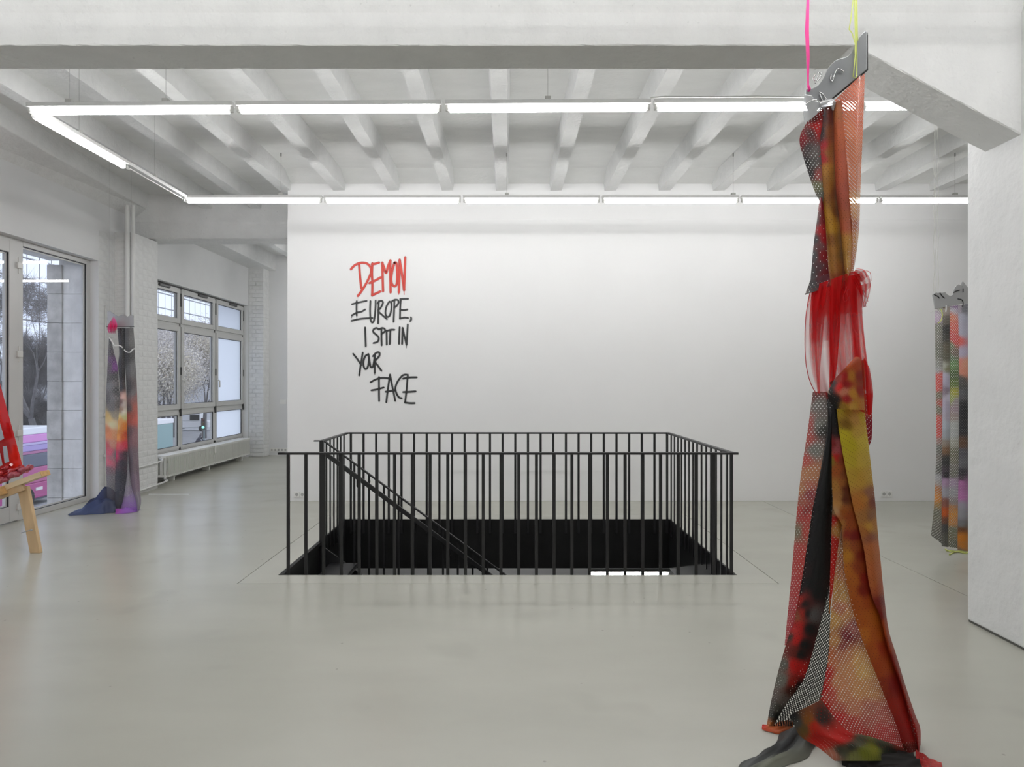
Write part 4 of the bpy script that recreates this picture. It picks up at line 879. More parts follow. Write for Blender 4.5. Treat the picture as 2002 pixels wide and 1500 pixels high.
cS8 = [(1560,1415,(60,58,55)),(1550,1405,(25,25,25)),(1580,1410,(120,70,20)),(1572,1425,(85,65,30)),(1590,1420,(165,30,10)),(1600,1440,(160,18,10)),(1605,1405,(40,25,20)),(1620,1450,(170,25,14)),(1640,1445,(175,25,18)),(1655,1440,(165,20,15)),(1630,1475,(150,90,70)),(1640,1468,(60,55,45)),(1650,1470,(70,70,55)),(1665,1460,(50,50,42)),(1680,1450,(75,75,60)),(1670,1478,(110,110,60)),(1690,1470,(105,108,30)),(1710,1465,(118,118,30)),(1720,1455,(60,65,50)),(1735,1470,(45,48,40)),(1750,1475,(40,42,36)),(1760,1460,(110,40,25)),(1770,1480,(25,22,20)),(1780,1470,(60,20,15))]
panel('skirt_hem', [(1545,1398),(1550,1412),(1565,1440),(1600,1462),(1632,1488)], [(1606,1368),(1650,1425),(1700,1440),(1762,1462),(1790,1488)], cS8, T_dense, S1, 2.94, yfun=yb, bulge=.02, wob=.006, wf=2, nu=40, nv=30, k=4, label='dark and scarlet hem resting on the floor')
panel('inner_lining', [(1632,800),(1630,900),(1628,1000),(1640,1030),(1655,1120),(1675,1200),(1700,1280),(1740,1380),(1770,1470)], [(1685,800),(1695,880),(1704,950),(1710,1000),(1716,1080),(1724,1160),(1740,1250),(1765,1340),(1792,1470)], [(1660,900,(80,55,15)),(1700,1100,(75,28,10)),(1760,1400,(70,12,8))], T_back, S1, 3.03, yfun=yb, nu=8, nv=40)
panel('inner_lining', [(1618,800),(1610,880),(1594,980),(1580,1080),(1566,1170),(1550,1240),(1530,1320),(1512,1400)], [(1632,800),(1628,900),(1625,1000),(1622,1100),(1618,1150),(1600,1220),(1585,1270),(1540,1360)], [(1600,1000,(10,10,10)),(1540,1300,(60,12,10))], T_back, S1, 3.02, yfun=yb, nu=8, nv=40)
panel('side_mesh', [(1688,770),(1692,820),(1697,862)], [(1705,770),(1705,850),(1699,872)], [(1700,830,(120,20,35)),(1695,800,(165,70,60))], T_mesh, S1, 3.0, nu=8, nv=16)
# floor tails
def lump(name, pts, wid, hgt, colr, m, parent, seed=1, nu=14, label=None, lay=1.0):
    """gathered cloth lying on the floor along a spine of (x, y) with width and height"""
    rr = random.Random(seed); sp = smooth_poly([np.array(p, float) for p in pts], 8); n = len(sp); V = []; Fc = []; C = []
    for i, p in enumerate(sp):
        t = i/(n-1); d_ = sp[min(i+1,n-1)]-sp[max(i-1,0)]; d_ = d_/(np.linalg.norm(d_)+1e-9); nn = np.array([-d_[1], d_[0]])
        w_ = np.interp(t, np.linspace(0,1,len(wid)), wid); h_ = np.interp(t, np.linspace(0,1,len(hgt)), hgt)
        for k_ in range(nu+1):
            s_ = k_/nu*2-1
            f = (1-s_*s_)*(.72+.28*math.sin(7*s_+5*t+seed)+.22*math.sin(15*s_-9*t))
            q = p+nn*(s_*w_/2)*(1+.12*math.sin(20*t+seed*3+s_))
            V.append((q[0], q[1], max(.003, h_*max(0, f)+.003)))
            C.append(paintcol(np.array([[t*100, s_*50]]), colr, 8.)[0])
    m1 = nu+1
    for i in range(n-1):
        for k_ in range(nu): Fc.append((i*m1+k_, i*m1+k_+1, (i+1)*m1+k_+1, (i+1)*m1+k_))
    me = bpy.data.meshes.new(name); me.from_pydata(V, [], Fc); me.polygons.foreach_set('use_smooth', [True]*len(Fc))
    at = me.attributes.new('print', 'FLOAT_COLOR', 'POINT'); at.data.foreach_set('color', np.hstack([np.array(C), np.ones((len(C),1))]).astype(np.float32).ravel())
    uvl = me.uv_layers.new(name='cloth'); idx = np.zeros(len(me.loops), int); me.loops.foreach_get('vertex_index', idx)
    VV = np.array(V)[:, :2]; uvl.data.foreach_set('uv', VV[idx].astype(np.float32).ravel())
    me.materials.append(m); o = bpy.data.objects.new(name, me); COL.objects.link(o); put_under(o, parent)
    if label: o['label'] = label
    return o
fp = lambda px, py: ((px-CX)*(H*F/(py-CY))/F, H*F/(py-CY))
lump('floor_tail', [fp(1590,1435), fp(1560,1450), fp(1535,1475), fp(1500,1492), fp(1470,1506), fp(1430,1525)], [.10,.16,.13,.12,.10,.03], [.09,.05,.04,.03,.02,.006], [(0,0,(25,25,26)),(40,0,(45,46,48)),(60,20,(110,112,100)),(70,-10,(70,72,72)),(100,0,(85,88,80)),(50,-40,(30,30,30))], T_back, S1, 2, label='dark cloth tail on the floor')
lump('floor_tail', [fp(1790,1488), fp(1815,1494), fp(1842,1500)], [.10,.09,.06], [.04,.02,.006], [(0,0,(150,20,18)),(100,0,(175,70,66))], T_dense, S1, 4, label='red cloth corner on the floor')
lump('floor_tail', [fp(1545,1420), fp(1515,1428), fp(1490,1424)], [.05,.07,.03], [.03,.02,.012], [(0,0,(120,60,15)),(60,0,(170,80,30)),(100,0,(185,40,35))], T_back, S1, 5, label='orange cloth corner on the floor')
lump('floor_tail', [fp(1640,1484), fp(1700,1490), fp(1790,1490)], [.12,.16,.1], [.05,.05,.03], [(0,0,(10,10,10)),(100,0,(20,16,14))], T_back, S1, 6)

# --- textile by the pillar
YT = 6.2
S2 = empty('hanging_textile', (4.25, YT, .0), 'narrow patchwork mesh textile with grey plate hanging partly behind the plastered pillar', 'textile sculpture')
z2 = lambda x, y: (1800+x/5, 540+y/5)
pl = [z2(*q) for q in [(118,182),(128,172),(150,160),(172,163),(188,158),(210,163),(240,155),(262,180),(290,195),(310,186),(322,150),(335,112),(352,90),(372,80),(395,90),(410,104),(402,75),(402,55),(418,55),(432,72),(446,92),(470,120),(520,110),(580,70),(640,120),(720,150),(760,130),(800,180),(800,255),(445,268),(300,290),(140,322),(134,260),(125,215)]]
plate(pl, YT-.02, .012, mat('matte_grey_plate', (.34,.34,.34), .45, metal=.2), S2, 'head_plate', 'grey cut-out plate with curled top edge')
for q in ([(190,165),(215,200),(235,215)], [(320,160),(350,145),(380,138)], [(130,180),(165,195),(185,215)], [(362,222),(400,230),(415,260),(410,300)], [(415,120),(414,160)]):
    b = MB(); b.tube([P(*z2(*a), YT-.024) for a in smooth_poly(q, 5)], .004, 5); b.build('plate_slit', M_gasket, S2)
cC1 = [(1835,612,(178,165,180)),(1834,622,(180,160,182)),(1840,608,(165,170,150)),(1835,640,(118,118,108)),(1835,690,(110,110,100)),(1835,715,(135,135,130)),(1835,724,(160,160,165)),(1833,738,(198,85,80)),(1838,734,(198,85,80)),(1835,758,(195,85,80)),(1837,772,(115,112,95)),(1835,800,(116,113,98)),(1842,790,(175,85,78)),(1832,824,(195,85,80)),(1835,850,(195,85,80)),(1836,862,(150,120,115)),(1835,875,(105,105,100)),(1835,922,(98,98,94)),(1835,934,(168,168,174)),(1835,945,(165,160,160)),(1832,955,(175,115,70)),(1835,975,(195,128,58)),(1838,988,(150,120,70)),(1835,1000,(108,110,96)),(1832,1030,(106,106,98)),(1835,1055,(95,95,90))]
cC2 = [(1849,608,(150,140,132)),(1849,625,(100,95,88)),(1852,645,(55,55,55)),(1848,660,(70,70,66)),(1850,680,(95,90,78)),(1849,700,(92,90,78)),(1846,716,(160,160,150)),(1852,722,(120,120,95)),(1848,735,(172,168,185)),(1855,748,(165,160,178)),(1850,765,(130,118,130)),(1858,775,(190,185,200)),(1850,795,(168,162,180)),(1855,815,(165,158,172)),(1846,830,(165,172,182)),(1850,850,(155,160,168)),(1848,868,(140,130,120)),(1850,878,(120,92,70)),(1850,900,(62,62,62)),(1850,932,(52,52,52)),(1850,940,(170,142,172)),(1850,965,(158,158,168)),(1848,982,(130,85,75)),(1848,1003,(185,85,38)),(1848,1018,(110,70,55)),(1848,1030,(70,70,70)),(1850,1055,(88,88,82))]
cC3 = [(1864,606,(175,172,182)),(1866,600,(140,110,150)),(1860,618,(195,115,88)),(1864,640,(195,95,82)),(1860,660,(190,80,78)),(1868,668,(195,75,72)),(1860,675,(105,120,92)),(1860,700,(95,112,88)),(1866,690,(110,95,85)),(1864,712,(95,130,78)),(1864,735,(72,90,55)),(1866,750,(90,110,50)),(1868,768,(160,155,50)),(1862,780,(150,160,90)),(1868,785,(150,138,142)),(1868,800,(150,130,140)),(1864,815,(150,135,130)),(1866,832,(168,170,168)),(1864,850,(165,168,168)),(1864,865,(158,158,146)),(1864,885,(112,110,92)),(1864,930,(108,108,96)),(1864,940,(165,145,170)),(1864,965,(152,152,158)),(1864,980,(135,125,125)),(1862,995,(175,120,70)),(1866,1005,(195,130,50)),(1864,1022,(185,125,62)),(1864,1035,(105,108,88)),(1864,1070,(92,96,82))]
cC4 = [(1874,605,(150,140,150)),(1880,620,(158,158,172)),(1884,605,(110,110,115)),(1880,650,(160,160,175)),(1874,665,(190,90,82)),(1880,690,(165,158,178)),(1876,710,(195,125,110)),(1886,712,(195,140,118)),(1884,728,(195,130,110)),(1880,742,(80,78,76)),(1880,758,(75,75,72)),(1880,765,(90,90,95)),(1880,800,(45,45,48)),(1880,840,(52,52,55)),(1880,868,(95,72,58)),(1880,885,(88,88,94)),(1880,905,(100,100,105)),(1880,925,(62,62,66)),(1880,937,(66,66,66)),(1880,942,(175,112,165)),(1880,975,(175,112,165)),(1880,985,(150,145,158)),(1880,1005,(140,140,148)),(1880,1025,(115,115,118)),(1880,1035,(110,70,42)),(1880,1050,(185,112,35)),(1882,1070,(178,112,42)),(1880,1076,(90,90,80))]
cols = [(cC1, [(1827,603),(1828,640),(1829,720),(1830,800),(1831,880),(1828,940),(1826,990),(1820,1047)], [(1844,600),(1844,720),(1843,850),(1842,980),(1842,1064)], T_small, 0),
        (cC2, [(1843,601),(1843,720),(1842,850),(1841,980),(1841,1068)], [(1857,599),(1857,720),(1857,850),(1855,980),(1853,1070)], T_small2, -.02),
        (cC3, [(1855,599),(1856,720),(1856,850),(1854,980),(1850,1069)], [(1874,597),(1875,720),(1875,850),(1873,980),(1872,1072)], T_small, .0),
        (cC4, [(1873,597),(1875,720),(1875,850),(1873,980),(1872,1076)], [(1893,594),(1893,720),(1893,850),(1893,980),(1893,1078)], T_small2, -.025)]
for (c_, l_, r_, m_, dy) in cols:
    panel('patchwork_strip', l_, r_, c_, m_, S2, YT+dy, bulge=.012, dl=.015, dr=.015, nu=10, nv=100, k=2.5)
off = [0, 1, 2, 3]
for q in range(1, 3):          # the part that hangs behind the pillar
    for (c_, l_, r_, m_, dy) in cols:
        sh = 64*q-2
        panel('patchwork_strip', [(x+sh, max(y, 0)) for x, y in l_], [(x+sh, y) for x, y in r_], [(s_[0]+sh, s_[1]+(30*q if s_[1] > 650 else 0), s_[2]) for s_ in c_], m_, S2, YT+dy, bulge=.012, dl=.015, dr=.015, nu=8, nv=60, k=2.5)
b = MB()
for (x, y) in ((1826,572),(1829,572),(1834,572)):
    b.tube([P(x+.0, y, YT-.015)]+[P(x+1.6*math.sin(k*1.7+x), y-(k*22), YT-.015) for k in range(1, 15)]+[Vector((P(x, 300, YT).x, YT-.015, ZS))], .0016, 5)
b.tube([P(1980, 570, YT), Vector((P(1980, 300, YT).x, YT, ZS))], .0016, 5)
b.build('hanging_wire', mat('pale_cord', (.55,.55,.50), .6), S2)
b = MB(); b.tube([P(*z2(*a), YT-.04) for a in smooth_poly([(200,325),(212,380),(195,440),(170,460)], 6)], .004, 6); b.build('yellow_cord', M_yel, S2)
b = MB(); b.tube([P(*z2(*a), YT-.045) for a in [(95,358),(130,335),(160,330)]], .004, 6); b.tube([P(*z2(*a), YT-.045) for a in [(250,285),(250,320),(245,350)]], .006, 6); b.build('cable_tie', M_house, S2)
b = MB()
for q in ([(1848,1075),(1862,1081),(1880,1080),(1895,1083)], [(1856,1086),(1868,1080),(1885,1078),(1898,1081)], [(1850,1078),(1866,1079),(1890,1084)]):
    pts = []
    for (x, y) in smooth_poly(q, 5):
        X_, Y_ = fp(x, y); pts.append((X_, Y_, .006))
    b.tube(pts, .005, 6)
b.build('yellow_cord', M_yel, S2)

# --- textile by the brick pier
YP = 8.3
S3 = empty('hanging_textile', (-4.66, YP, 0), 'grey mesh textile with flame print and pink tulle hanging against the brick pier', 'textile sculpture')
z6 = lambda x, y: (180+x/7.89, 590+y/7.89)
plate([z6(*q) for q in [(235,143),(285,150),(340,190),(400,225),(450,205),(490,200),(520,215),(545,230),(580,212),(610,204),(640,214),(642,385),(238,390)]], YP-.03, .008, clear_plastic('smoky_plastic', (.40,.41,.42), (.6,.61,.62), .75), S3, 'head_plate', 'translucent grey jagged plate')
b = MB(); b.tube([P(209,639,YP-.025), P(262,639,YP-.025)], .006, 6); b.build('plate_rod', M_gasket, S3)
b = MB()
for x in (214, 257): b.tube([P(x, 618, YP-.02), P(x, 500, YP), Vector((P(x, 400, YP).x, YP, ZS))], .0006, 5)
b.build('hanging_wire', clear_plastic('nylon_thread', (.6,.6,.6), (.9,.9,.9), .5), S3)
MG = [(218,630,(225,20,110)),(222,640,(215,15,100)),(214,648,(205,60,130)),(220,652,(190,60,120)),(226,628,(235,110,170))]
for k_ in range(2):
    panel('pink_tulle', [(213,632),(210,642),(213,652)], [(222,618),(229,634),(226,652)], MG, T_veil, S3, YP-.07-.04*k_, bulge=.05, nu=16, nv=16, wob=.02, wf=3, veil=lambda x, y, s_, t: .12+.45*abs(2*t-1)**2+.2*abs(math.sin(9*s_)))
c1 = [(213,672,(38,34,42)),(216,690,(52,40,58)),(218,704,(85,35,100)),(226,716,(120,42,142)),(229,715,(110,40,130)),(213,715,(60,45,66)),(213,740,(58,56,62)),(228,735,(62,62,66)),(218,752,(112,112,120)),(221,780,(110,110,117)),(230,765,(55,56,60)),(209,780,(65,64,70)),(218,800,(98,98,105)),(233,790,(80,72,72)),(209,812,(205,170,95)),(214,818,(220,190,120)),(219,830,(235,215,175)),(222,812,(150,140,125)),(209,840,(205,115,62)),(215,850,(222,130,78)),(222,850,(215,150,100)),(220,868,(205,140,120)),(209,872,(190,48,72)),(214,885,(212,60,105)),(213,903,(212,85,118)),(219,895,(170,105,120)),(226,890,(112,98,108)),(211,920,(110,80,98)),(217,935,(106,102,112)),(222,960,(98,97,107)),(214,975,(95,93,103)),(214,1000,(72,70,78)),(223,1000,(72,70,76))]
panel('flame_mesh_panel', [(213,660),(211,700),(209,740),(207,780),(206,830),(207,880),(208,930),(209,970),(208,1004)], [(217,660),(223,690),(230,718),(233,760),(236,800),(233,850),(229,900),(226,950),(225,1006)], c1, T_fine, S3, YP-.02, bulge=.03, nu=12, nv=80, k=3, label='grey perforated panel with yellow and pink flames')
c2 = [(236,650,(44,44,47)),(232,670,(55,55,58)),(240,690,(68,68,68)),(236,712,(62,60,64)),(241,735,(50,50,52)),(236,760,(58,58,62)),(234,772,(160,120,110)),(240,776,(215,180,170)),(236,786,(110,80,75)),(243,790,(190,180,172)),(237,802,(150,120,100)),(242,806,(220,215,200)),(230,815,(225,205,130)),(236,822,(210,150,90)),(243,815,(195,195,140)),(228,838,(222,190,110)),(235,842,(200,120,60)),(243,832,(205,125,58)),(230,855,(220,150,80)),(240,855,(195,95,52)),(246,850,(180,75,50)),(230,872,(210,90,95)),(237,876,(195,75,95)),(245,868,(195,60,78)),(228,890,(195,65,100)),(236,890,(95,65,80)),(244,888,(70,60,68)),(240,905,(62,58,68)),(235,930,(60,60,68)),(240,955,(66,66,76)),(232,985,(70,70,76)),(228,1002,(70,68,68))]
panel('flame_fold', [(229,641),(231,662),(233,690),(231,715),(234,760),(233,800),(229,850),(226,900),(225,960),(225,1006)], [(244,641),(244,690),(245,740),(248,790),(249,850),(250,890),(248,930),(243,965),(238,988),(231,1006)], c2, T_fine2, S3, YP-.05, bulge=.03, nu=14, nv=80, k=3, label='dark fold with flame print')
c3 = [(252,650,(92,92,92)),(258,660,(102,102,102)),(248,700,(72,72,72)),(260,720,(105,105,106)),(250,760,(75,75,76)),(262,770,(108,106,108)),(267,775,(140,95,92)),(252,800,(90,80,80)),(266,800,(165,95,85)),(252,815,(175,75,58)),(265,818,(185,95,85)),(258,815,(140,80,72)),(254,845,(100,80,85)),(265,850,(135,100,105)),(255,900,(100,90,98)),(266,900,(118,102,110)),(264,950,(125,108,122)),(270,975,(135,128,138))]
panel('grey_side_panel', [(243,641),(244,700),(247,760),(248,820),(250,880),(253,925),(259,960),(265,985),(268,998)], [(261,641),(263,670),(264,700),(267,740),(269,800),(270,860),(272,920),(274,960),(276,982),(271,1001)], c3, T_fine2, S3, YP-.02, bulge=.04, nu=16, nv=80, wob=.008, wf=2, k=4, label='grey side panel with gathered waist')
c4 = [(250,905,(118,116,126)),(250,940,(132,128,138)),(248,965,(140,130,150)),(252,975,(150,120,180)),(246,985,(140,95,175)),(258,990,(140,95,180)),(238,998,(140,85,165)),(250,1002,(120,75,160))]
panel('purple_mesh_panel', [(249,885),(247,935),(242,968),(238,985),(226,1002)], [(251,885),(256,940),(262,968),(268,985),(269,1000)], c4, T_fine, S3, YP-.035, bulge=.03, nu=14, nv=40, label='pale mesh panel fading to violet')
b = MB(); b.tube([P(x, y, YP-.09) for x, y in smooth_poly([(243,684),(247,688),(254,689),(259,684),(263,682)], 5)], .007, 6)
b.tube([P(x, y, YP-.08) for x, y in smooth_poly([(214,660),(219,668),(224,676),(234,676),(240,680)], 5)], .008, 6); b.build('white_cord', M_plate_w, S3)
lump('blue_train', [fp(232,998), fp(205,1000), fp(180,1003), fp(160,1005), fp(134,1008)], [.28,.36,.28,.18,.08], [.22,.25,.16,.07,.012], [(0,0,(70,72,80)),(15,0,(62,66,84)),(35,0,(52,62,102)),(60,10,(58,70,108)),(80,0,(90,105,140)),(100,0,(62,68,88)),(50,-30,(40,44,60))], T_back, S3, 8, nu=22, label='navy cloth train heaped on the floor')
lump('violet_hem', [fp(226,1004), fp(250,1002), fp(272,998)], [.10,.14,.06], [.05,.06,.02], [(0,0,(150,70,150)),(50,0,(140,95,180)),(100,0,(130,110,150))], T_back, S3, 9, label='violet cloth hem on the floor')

# ------------------------------------------------------------------ wooden trestle with red sheet
YW = 6.25
tr = empty('wooden_trestle', (-4.5, YW, 0), 'pale pine trestle with a sloping top rail below the red sheet', 'trestle')
ax = (P(86,926,YW)-P(7,956,YW)).normalized(); az = Vector((-ax.z, 0, ax.x))
e1 = P(88, 925.5, YW); e0 = e1-ax*1.15
b = MB(); b.obox((e0+e1)/2, ax, (0,1,0), az, .575, .06, .024); b.build('top_rail', M_pine2, tr, .003)
b = MB(); b.obox(e1+ax*.002, ax, (0,1,0), az, .003, .059, .0235); b.build('rail_end', M_end, tr)
f1 = P(46, 950, YW-.03)-az*.012; f0 = f1-ax*.85
b = MB(); b.obox((f0+f1)/2, ax, (0,1,0), az, .425, .022, .030); b.build('apron', M_pine, tr, .003)
q0 = P(9, 960, YW-.055)
b = MB(); b.obox(P(-2, 962, YW-.10), ax, (0,1,0), az, .036, .06, .036); b.build('cross_block', M_end, tr, .003)
def leg(tp, bt, wd, th, m):
    tp = Vector(tp); bt = Vector(bt); dz = (tp-bt).normalized(); s_ = Vector((1,0,0)); s_ = (s_-dz*s_.dot(dz)).normalized(); n_ = dz.cross(s_)
    b = MB(); v = []
    for (c, z) in ((bt, 0.0), (tp, None)):
        for (i, j) in ((-1,-1),(1,-1),(1,1),(-1,1)):
            p = c+s_*(i*wd/2)+n_*(j*th/2)
            if z is not None: p = p+dz*((z-p.z)/dz.z)
            v.append(p)
    b.hexa([v[0],v[1],v[2],v[3],v[4],v[5],v[6],v[7]]); return b.build('leg', m, tr, .003)
leg(P(46, 952, YW+.0), (P(71,1080,YW+.03).x, YW+.03, 0), .092, .04, M_pine)
lg0 = P(46, 952, YW); 
leg((lg0.x-.62, YW, lg0.z-.20), (lg0.x-.80, YW+.03, 0), .092, .04, M_pine)
b = MB(); b.tube([P(41,1042,YW-.04), P(62,1036,YW-.02)], .004, 8); b.tube([P(60,1037,YW-.03), P(63,1036,YW-.02)], .009, 6); b.build('bolt', M_bolt, tr)

rsd = empty('red_sheet', (-4.75, YW-.02, .7), 'red vinyl sheet with silver patches hanging down onto the pine trestle', 'textile sculpture')
T_red = textile('red_vinyl', False, trans=.25, rough=.3, coat=.5)
cR = [(0,760,(185,22,18)),(10,800,(200,25,20)),(20,840,(190,22,20)),(30,890,(215,35,20)),(5,880,(150,24,28)),(-20,800,(170,20,18)),(-60,860,(190,25,22)),(12,910,(190,30,25)),(40,915,(215,40,25)),(-60,700,(180,20,18)),(-90,920,(160,22,24))]
panel('vinyl_sheet', [(-112,300),(-118,500),(-122,650),(-126,800),(-130,988)], [(-92,300),(-62,520),(-24,660),(6,772),(27,848),(46,918)], cR, T_red, rsd, YW-.02, bulge=.04, nu=30, nv=70, wob=.012, wf=3, label='red vinyl sheet')
M_silver = mat('silver_tape', (.42,.42,.43), .3, metal=.6, bump=.2, bscale=60)
for q in ([(-8,828),(0,828),(8,858),(0,862),(-6,862)], [(5,873),(13,872),(18,903),(9,906)], [(-8,884),(0,886),(5,910),(-6,914)]):
    plate(q, YW-.075, .003, M_silver, rsd, 'silver_patch')
b = MB(); b.tube([P(-102, 310, YW), Vector((P(-102, 300, YW).x, YW, ZS))], .006, 8); b.build('hanging_strap', M_pink, rsd)
rw = random.Random(4)
M_redv = mat('glossy_red_vinyl', lin((175,45,50)), .25, coat=.4); M_pinkv = mat('dusty_red_vinyl', lin((165,70,82)), .3, coat=.3)
def roll(p, m, r_, nm='vinyl_roll'):
    p = [(x, y-3.5) for x, y in p]
    b = MB(); pts = smooth_poly(p, 6)
    b.tube([P(x, y, YW-.06+.02*math.sin(i*.7)) for i, (x, y) in enumerate(pts)], [r_*(.75+.25*math.sin(i*.9+p[0][0])) for i in range(len(pts))], 9); return b.build(nm, m, rsd)
roll([(62,916.5),(50,920),(36,926),(20,934),(0,943),(-40,960)], M_pinkv, .030)
roll([(52,924),(36,931),(18,938),(0,948),(-40,966)], M_pinkv, .022)
roll([(44,916),(28,922),(10,926),(-10,932),(-60,950)], M_redv, .022)
roll([(40,920),(22,926),(8,936),(-10,942),(-60,960)], M_redv, .020)
roll([(22,912),(12,918),(0,922),(-40,935)], M_redv, .018)

# ------------------------------------------------------------------ outdoors
GZ = -4.7
M_asph = mat('wet_asphalt', (.42,.43,.45), .6, var=.12, vscale=.3)
M_pave = mat('pale_paving', (.55,.55,.56), .8, var=.08, vscale=.5)
b = MB(); b.box(-260, -6.06, -60, 260, GZ-.2, GZ); struct('ground_street', b, M_asph, 'grey street outside the windows', 'street')
b = MB(); b.box(-12, -6.06, -60, 260, GZ, GZ+.12); b.box(-40, -27.5, -60, 56, GZ, GZ+.12); struct('ground_pavement', b, M_pave, 'pale pavement strips along the street', 'pavement')
M_bark = mat('dark_bark', (.15,.145,.15), .9, var=.2, vscale=5)
def tree(x, y, label, h=13, seed=1, leaves=0, colr=None, lsz=.16, spread=.55, depth=6, trunk=.28, cat='tree', fork=.38, lz=None):
    rr = random.Random(seed); t = empty('bare_tree' if not leaves else 'autumn_tree', (x, y, GZ), label, cat)
    b = MB(); tips = []
    def grow(p, d_, L_, r_, k_):
        q = p
        pts = [p]; rs_ = [r_]
        for i in range(3):
            d_ = (d_+Vector((rr.uniform(-.12,.12), rr.uniform(-.12,.12), rr.uniform(-.03,.10)))).normalized(); q = q+d_*(L_/3); pts.append(q); rs_.append(r_*(1-.14*(i+1)))
        b.tube(pts, rs_, 6 if k_ < 2 else (4 if k_ < 4 else 3), cap=False)
        tips.extend(pts[1:] if k_ >= 3 else [])
        if k_ >= depth: return
        for i in range(3 if k_ < 3 else (2 if rr.random() < .6 else 3)):
            ang = rr.uniform(0, 6.283); sp = rr.uniform(.5, 1.0)*spread
            sdv = d_.cross(Vector((math.cos(ang), math.sin(ang), .3))).normalized()
            grow(pts[-1] if i or k_ == 0 else pts[2], (d_+sdv*sp*1.3+Vector((0,0,.12))).normalized(), L_*rr.uniform(.62,.82), rs_[-1]*rr.uniform(.55,.78), k_+1)
    grow(Vector((x, y, GZ)), Vector((rr.uniform(-.05,.05), rr.uniform(-.05,.05), 1)).normalized(), h*fork, trunk, 0)
    o = b.build('branches', M_bark, t)
    if not leaves:                                                  # the finest twigs
        V = []; Fc = []
        for tp in tips:
            for q in range(2):
                dd = Vector((rr.gauss(0,1), rr.gauss(0,1), rr.gauss(.5,.8))).normalized()*rr.uniform(.35,1.1); e = tp+dd+Vector((0,0,.05)); sd = dd.cross(Vector((rr.gauss(0,1), rr.gauss(0,1), rr.gauss(0,1)))).normalized()*.008; s2 = dd.cross(sd).normalized()*.008
                n = len(V); V += [tp+sd, tp-sd*.5+s2, tp-sd*.5-s2, e]; Fc += [(n,n+1,n+3), (n+1,n+2,n+3), (n+2,n,n+3)]
        me = bpy.data.meshes.new('twigs'); me.from_pydata([tuple(v) for v in V], [], Fc); me.materials.append(M_bark)
        o = bpy.data.objects.new('twigs', me); COL.objects.link(o); put_under(o, t); o['kind'] = 'stuff'
    if leaves:
        V = []; Fc = []; C = []
        for i in range(leaves):
            tp = rr.choice(tips) if tips else Vector((x,y,0)); c = tp+Vector((rr.gauss(0,.75), rr.gauss(0,.75), rr.gauss(0,.7)))
            a = Vector((rr.gauss(0,1), rr.gauss(0,1), rr.gauss(0,1))).normalized(); u = a.orthogonal().normalized()*lsz*rr.uniform(.6,1.3); v = a.cross(u).normalized()*lsz*rr.uniform(.4,.9)
            n = len(V); V += [c-u, c-v, c+u, c+v]; Fc.append((n, n+1, n+2, n+3))
        me = bpy.data.meshes.new('foliage'); me.from_pydata([tuple(v) for v in V], [], Fc); me.materials.append(colr)
        o = bpy.data.objects.new('foliage', me); COL.objects.link(o); put_under(o, t); o['kind'] = 'stuff'
    return t
def leafmat(name, c1, c2):
    m, nt, N, L = new_mat(name); b = N['Principled BSDF']; g_ = N.new('ShaderNodeNewGeometry'); cr = N.new('ShaderNodeValToRGB')
    cr.color_ramp.elements[0].color = (*c1, 1); cr.color_ramp.elements[1].color = (*c2, 1); L.new(g_.outputs['Random Per Island'], cr.inputs[0]); L.new(cr.outputs[0], b.inputs['Base Color']); b.inputs['Roughness'].default_value = .8; return m
M_leaf1 = leafmat('hazed_brown_leaves', (.46,.44,.46), (.72,.68,.62)); M_leaf2 = leafmat('pale_yellow_leaves', (.52,.49,.46), (.78,.72,.58))  # leaf colours raised pale to stand in for haze
tree(-29.5, 43.5, 'dark bare tree seen through the fixed door panel', 13.5, 3, trunk=.30, spread=.55, depth=7, fork=.30)
tree(-38, 55.5, 'bare tree standing behind the dark tree at the doors', 13, 12, trunk=.24, spread=.6, depth=7, fork=.26)
tree(-33, 47, 'slender bare tree beside the pink bus', 9, 21, trunk=.15, spread=.7, depth=7, fork=.20)
tree(-44, 66, 'wide bare tree between the office tower and the bus', 12, 31, trunk=.24, spread=.7, depth=7, fork=.22)
tree(-31.5, 47.5, 'low tangled bare shrub behind the pink bus', 7.5, 41, trunk=.12, spread=.8, depth=7, fork=.16)
tree(-36, 51, 'tangled bare shrub between two bare trees', 8, 43, trunk=.12, spread=.8, depth=7, fork=.17)
for q_, (x_, y_, h_, sd_, lv_, lm_, lab_) in enumerate(((-37,71,15,5,15000,M_leaf1,'brown-leaved tree filling the middle sashes'), (-34,77,14,6,13000,M_leaf2,'yellowing tree behind the traffic light'),
    (-42,81,16,8,15000,M_leaf1,'tall haze-toned tree behind the green truck'), (-31.5,64,12,9,11000,M_leaf2,'low yellowish tree at the street corner'), (-38,78,15,14,14000,M_leaf1,'brown tree standing between two yellowing trees'),
    (-44,93,17,15,14000,M_leaf1,'tree furthest back beyond the street corner'), (-36.5,86,15,17,14000,M_leaf2,'pale tree behind the white van'), (-33,66.5,13,18,12000,M_leaf1,'brown tree nearest the green truck'))):
    tree(x_, y_, lab_, h_, sd_, leaves=int(lv_*2.4), colr=lm_, lsz=.075, fork=.26, spread=.7, depth=6)
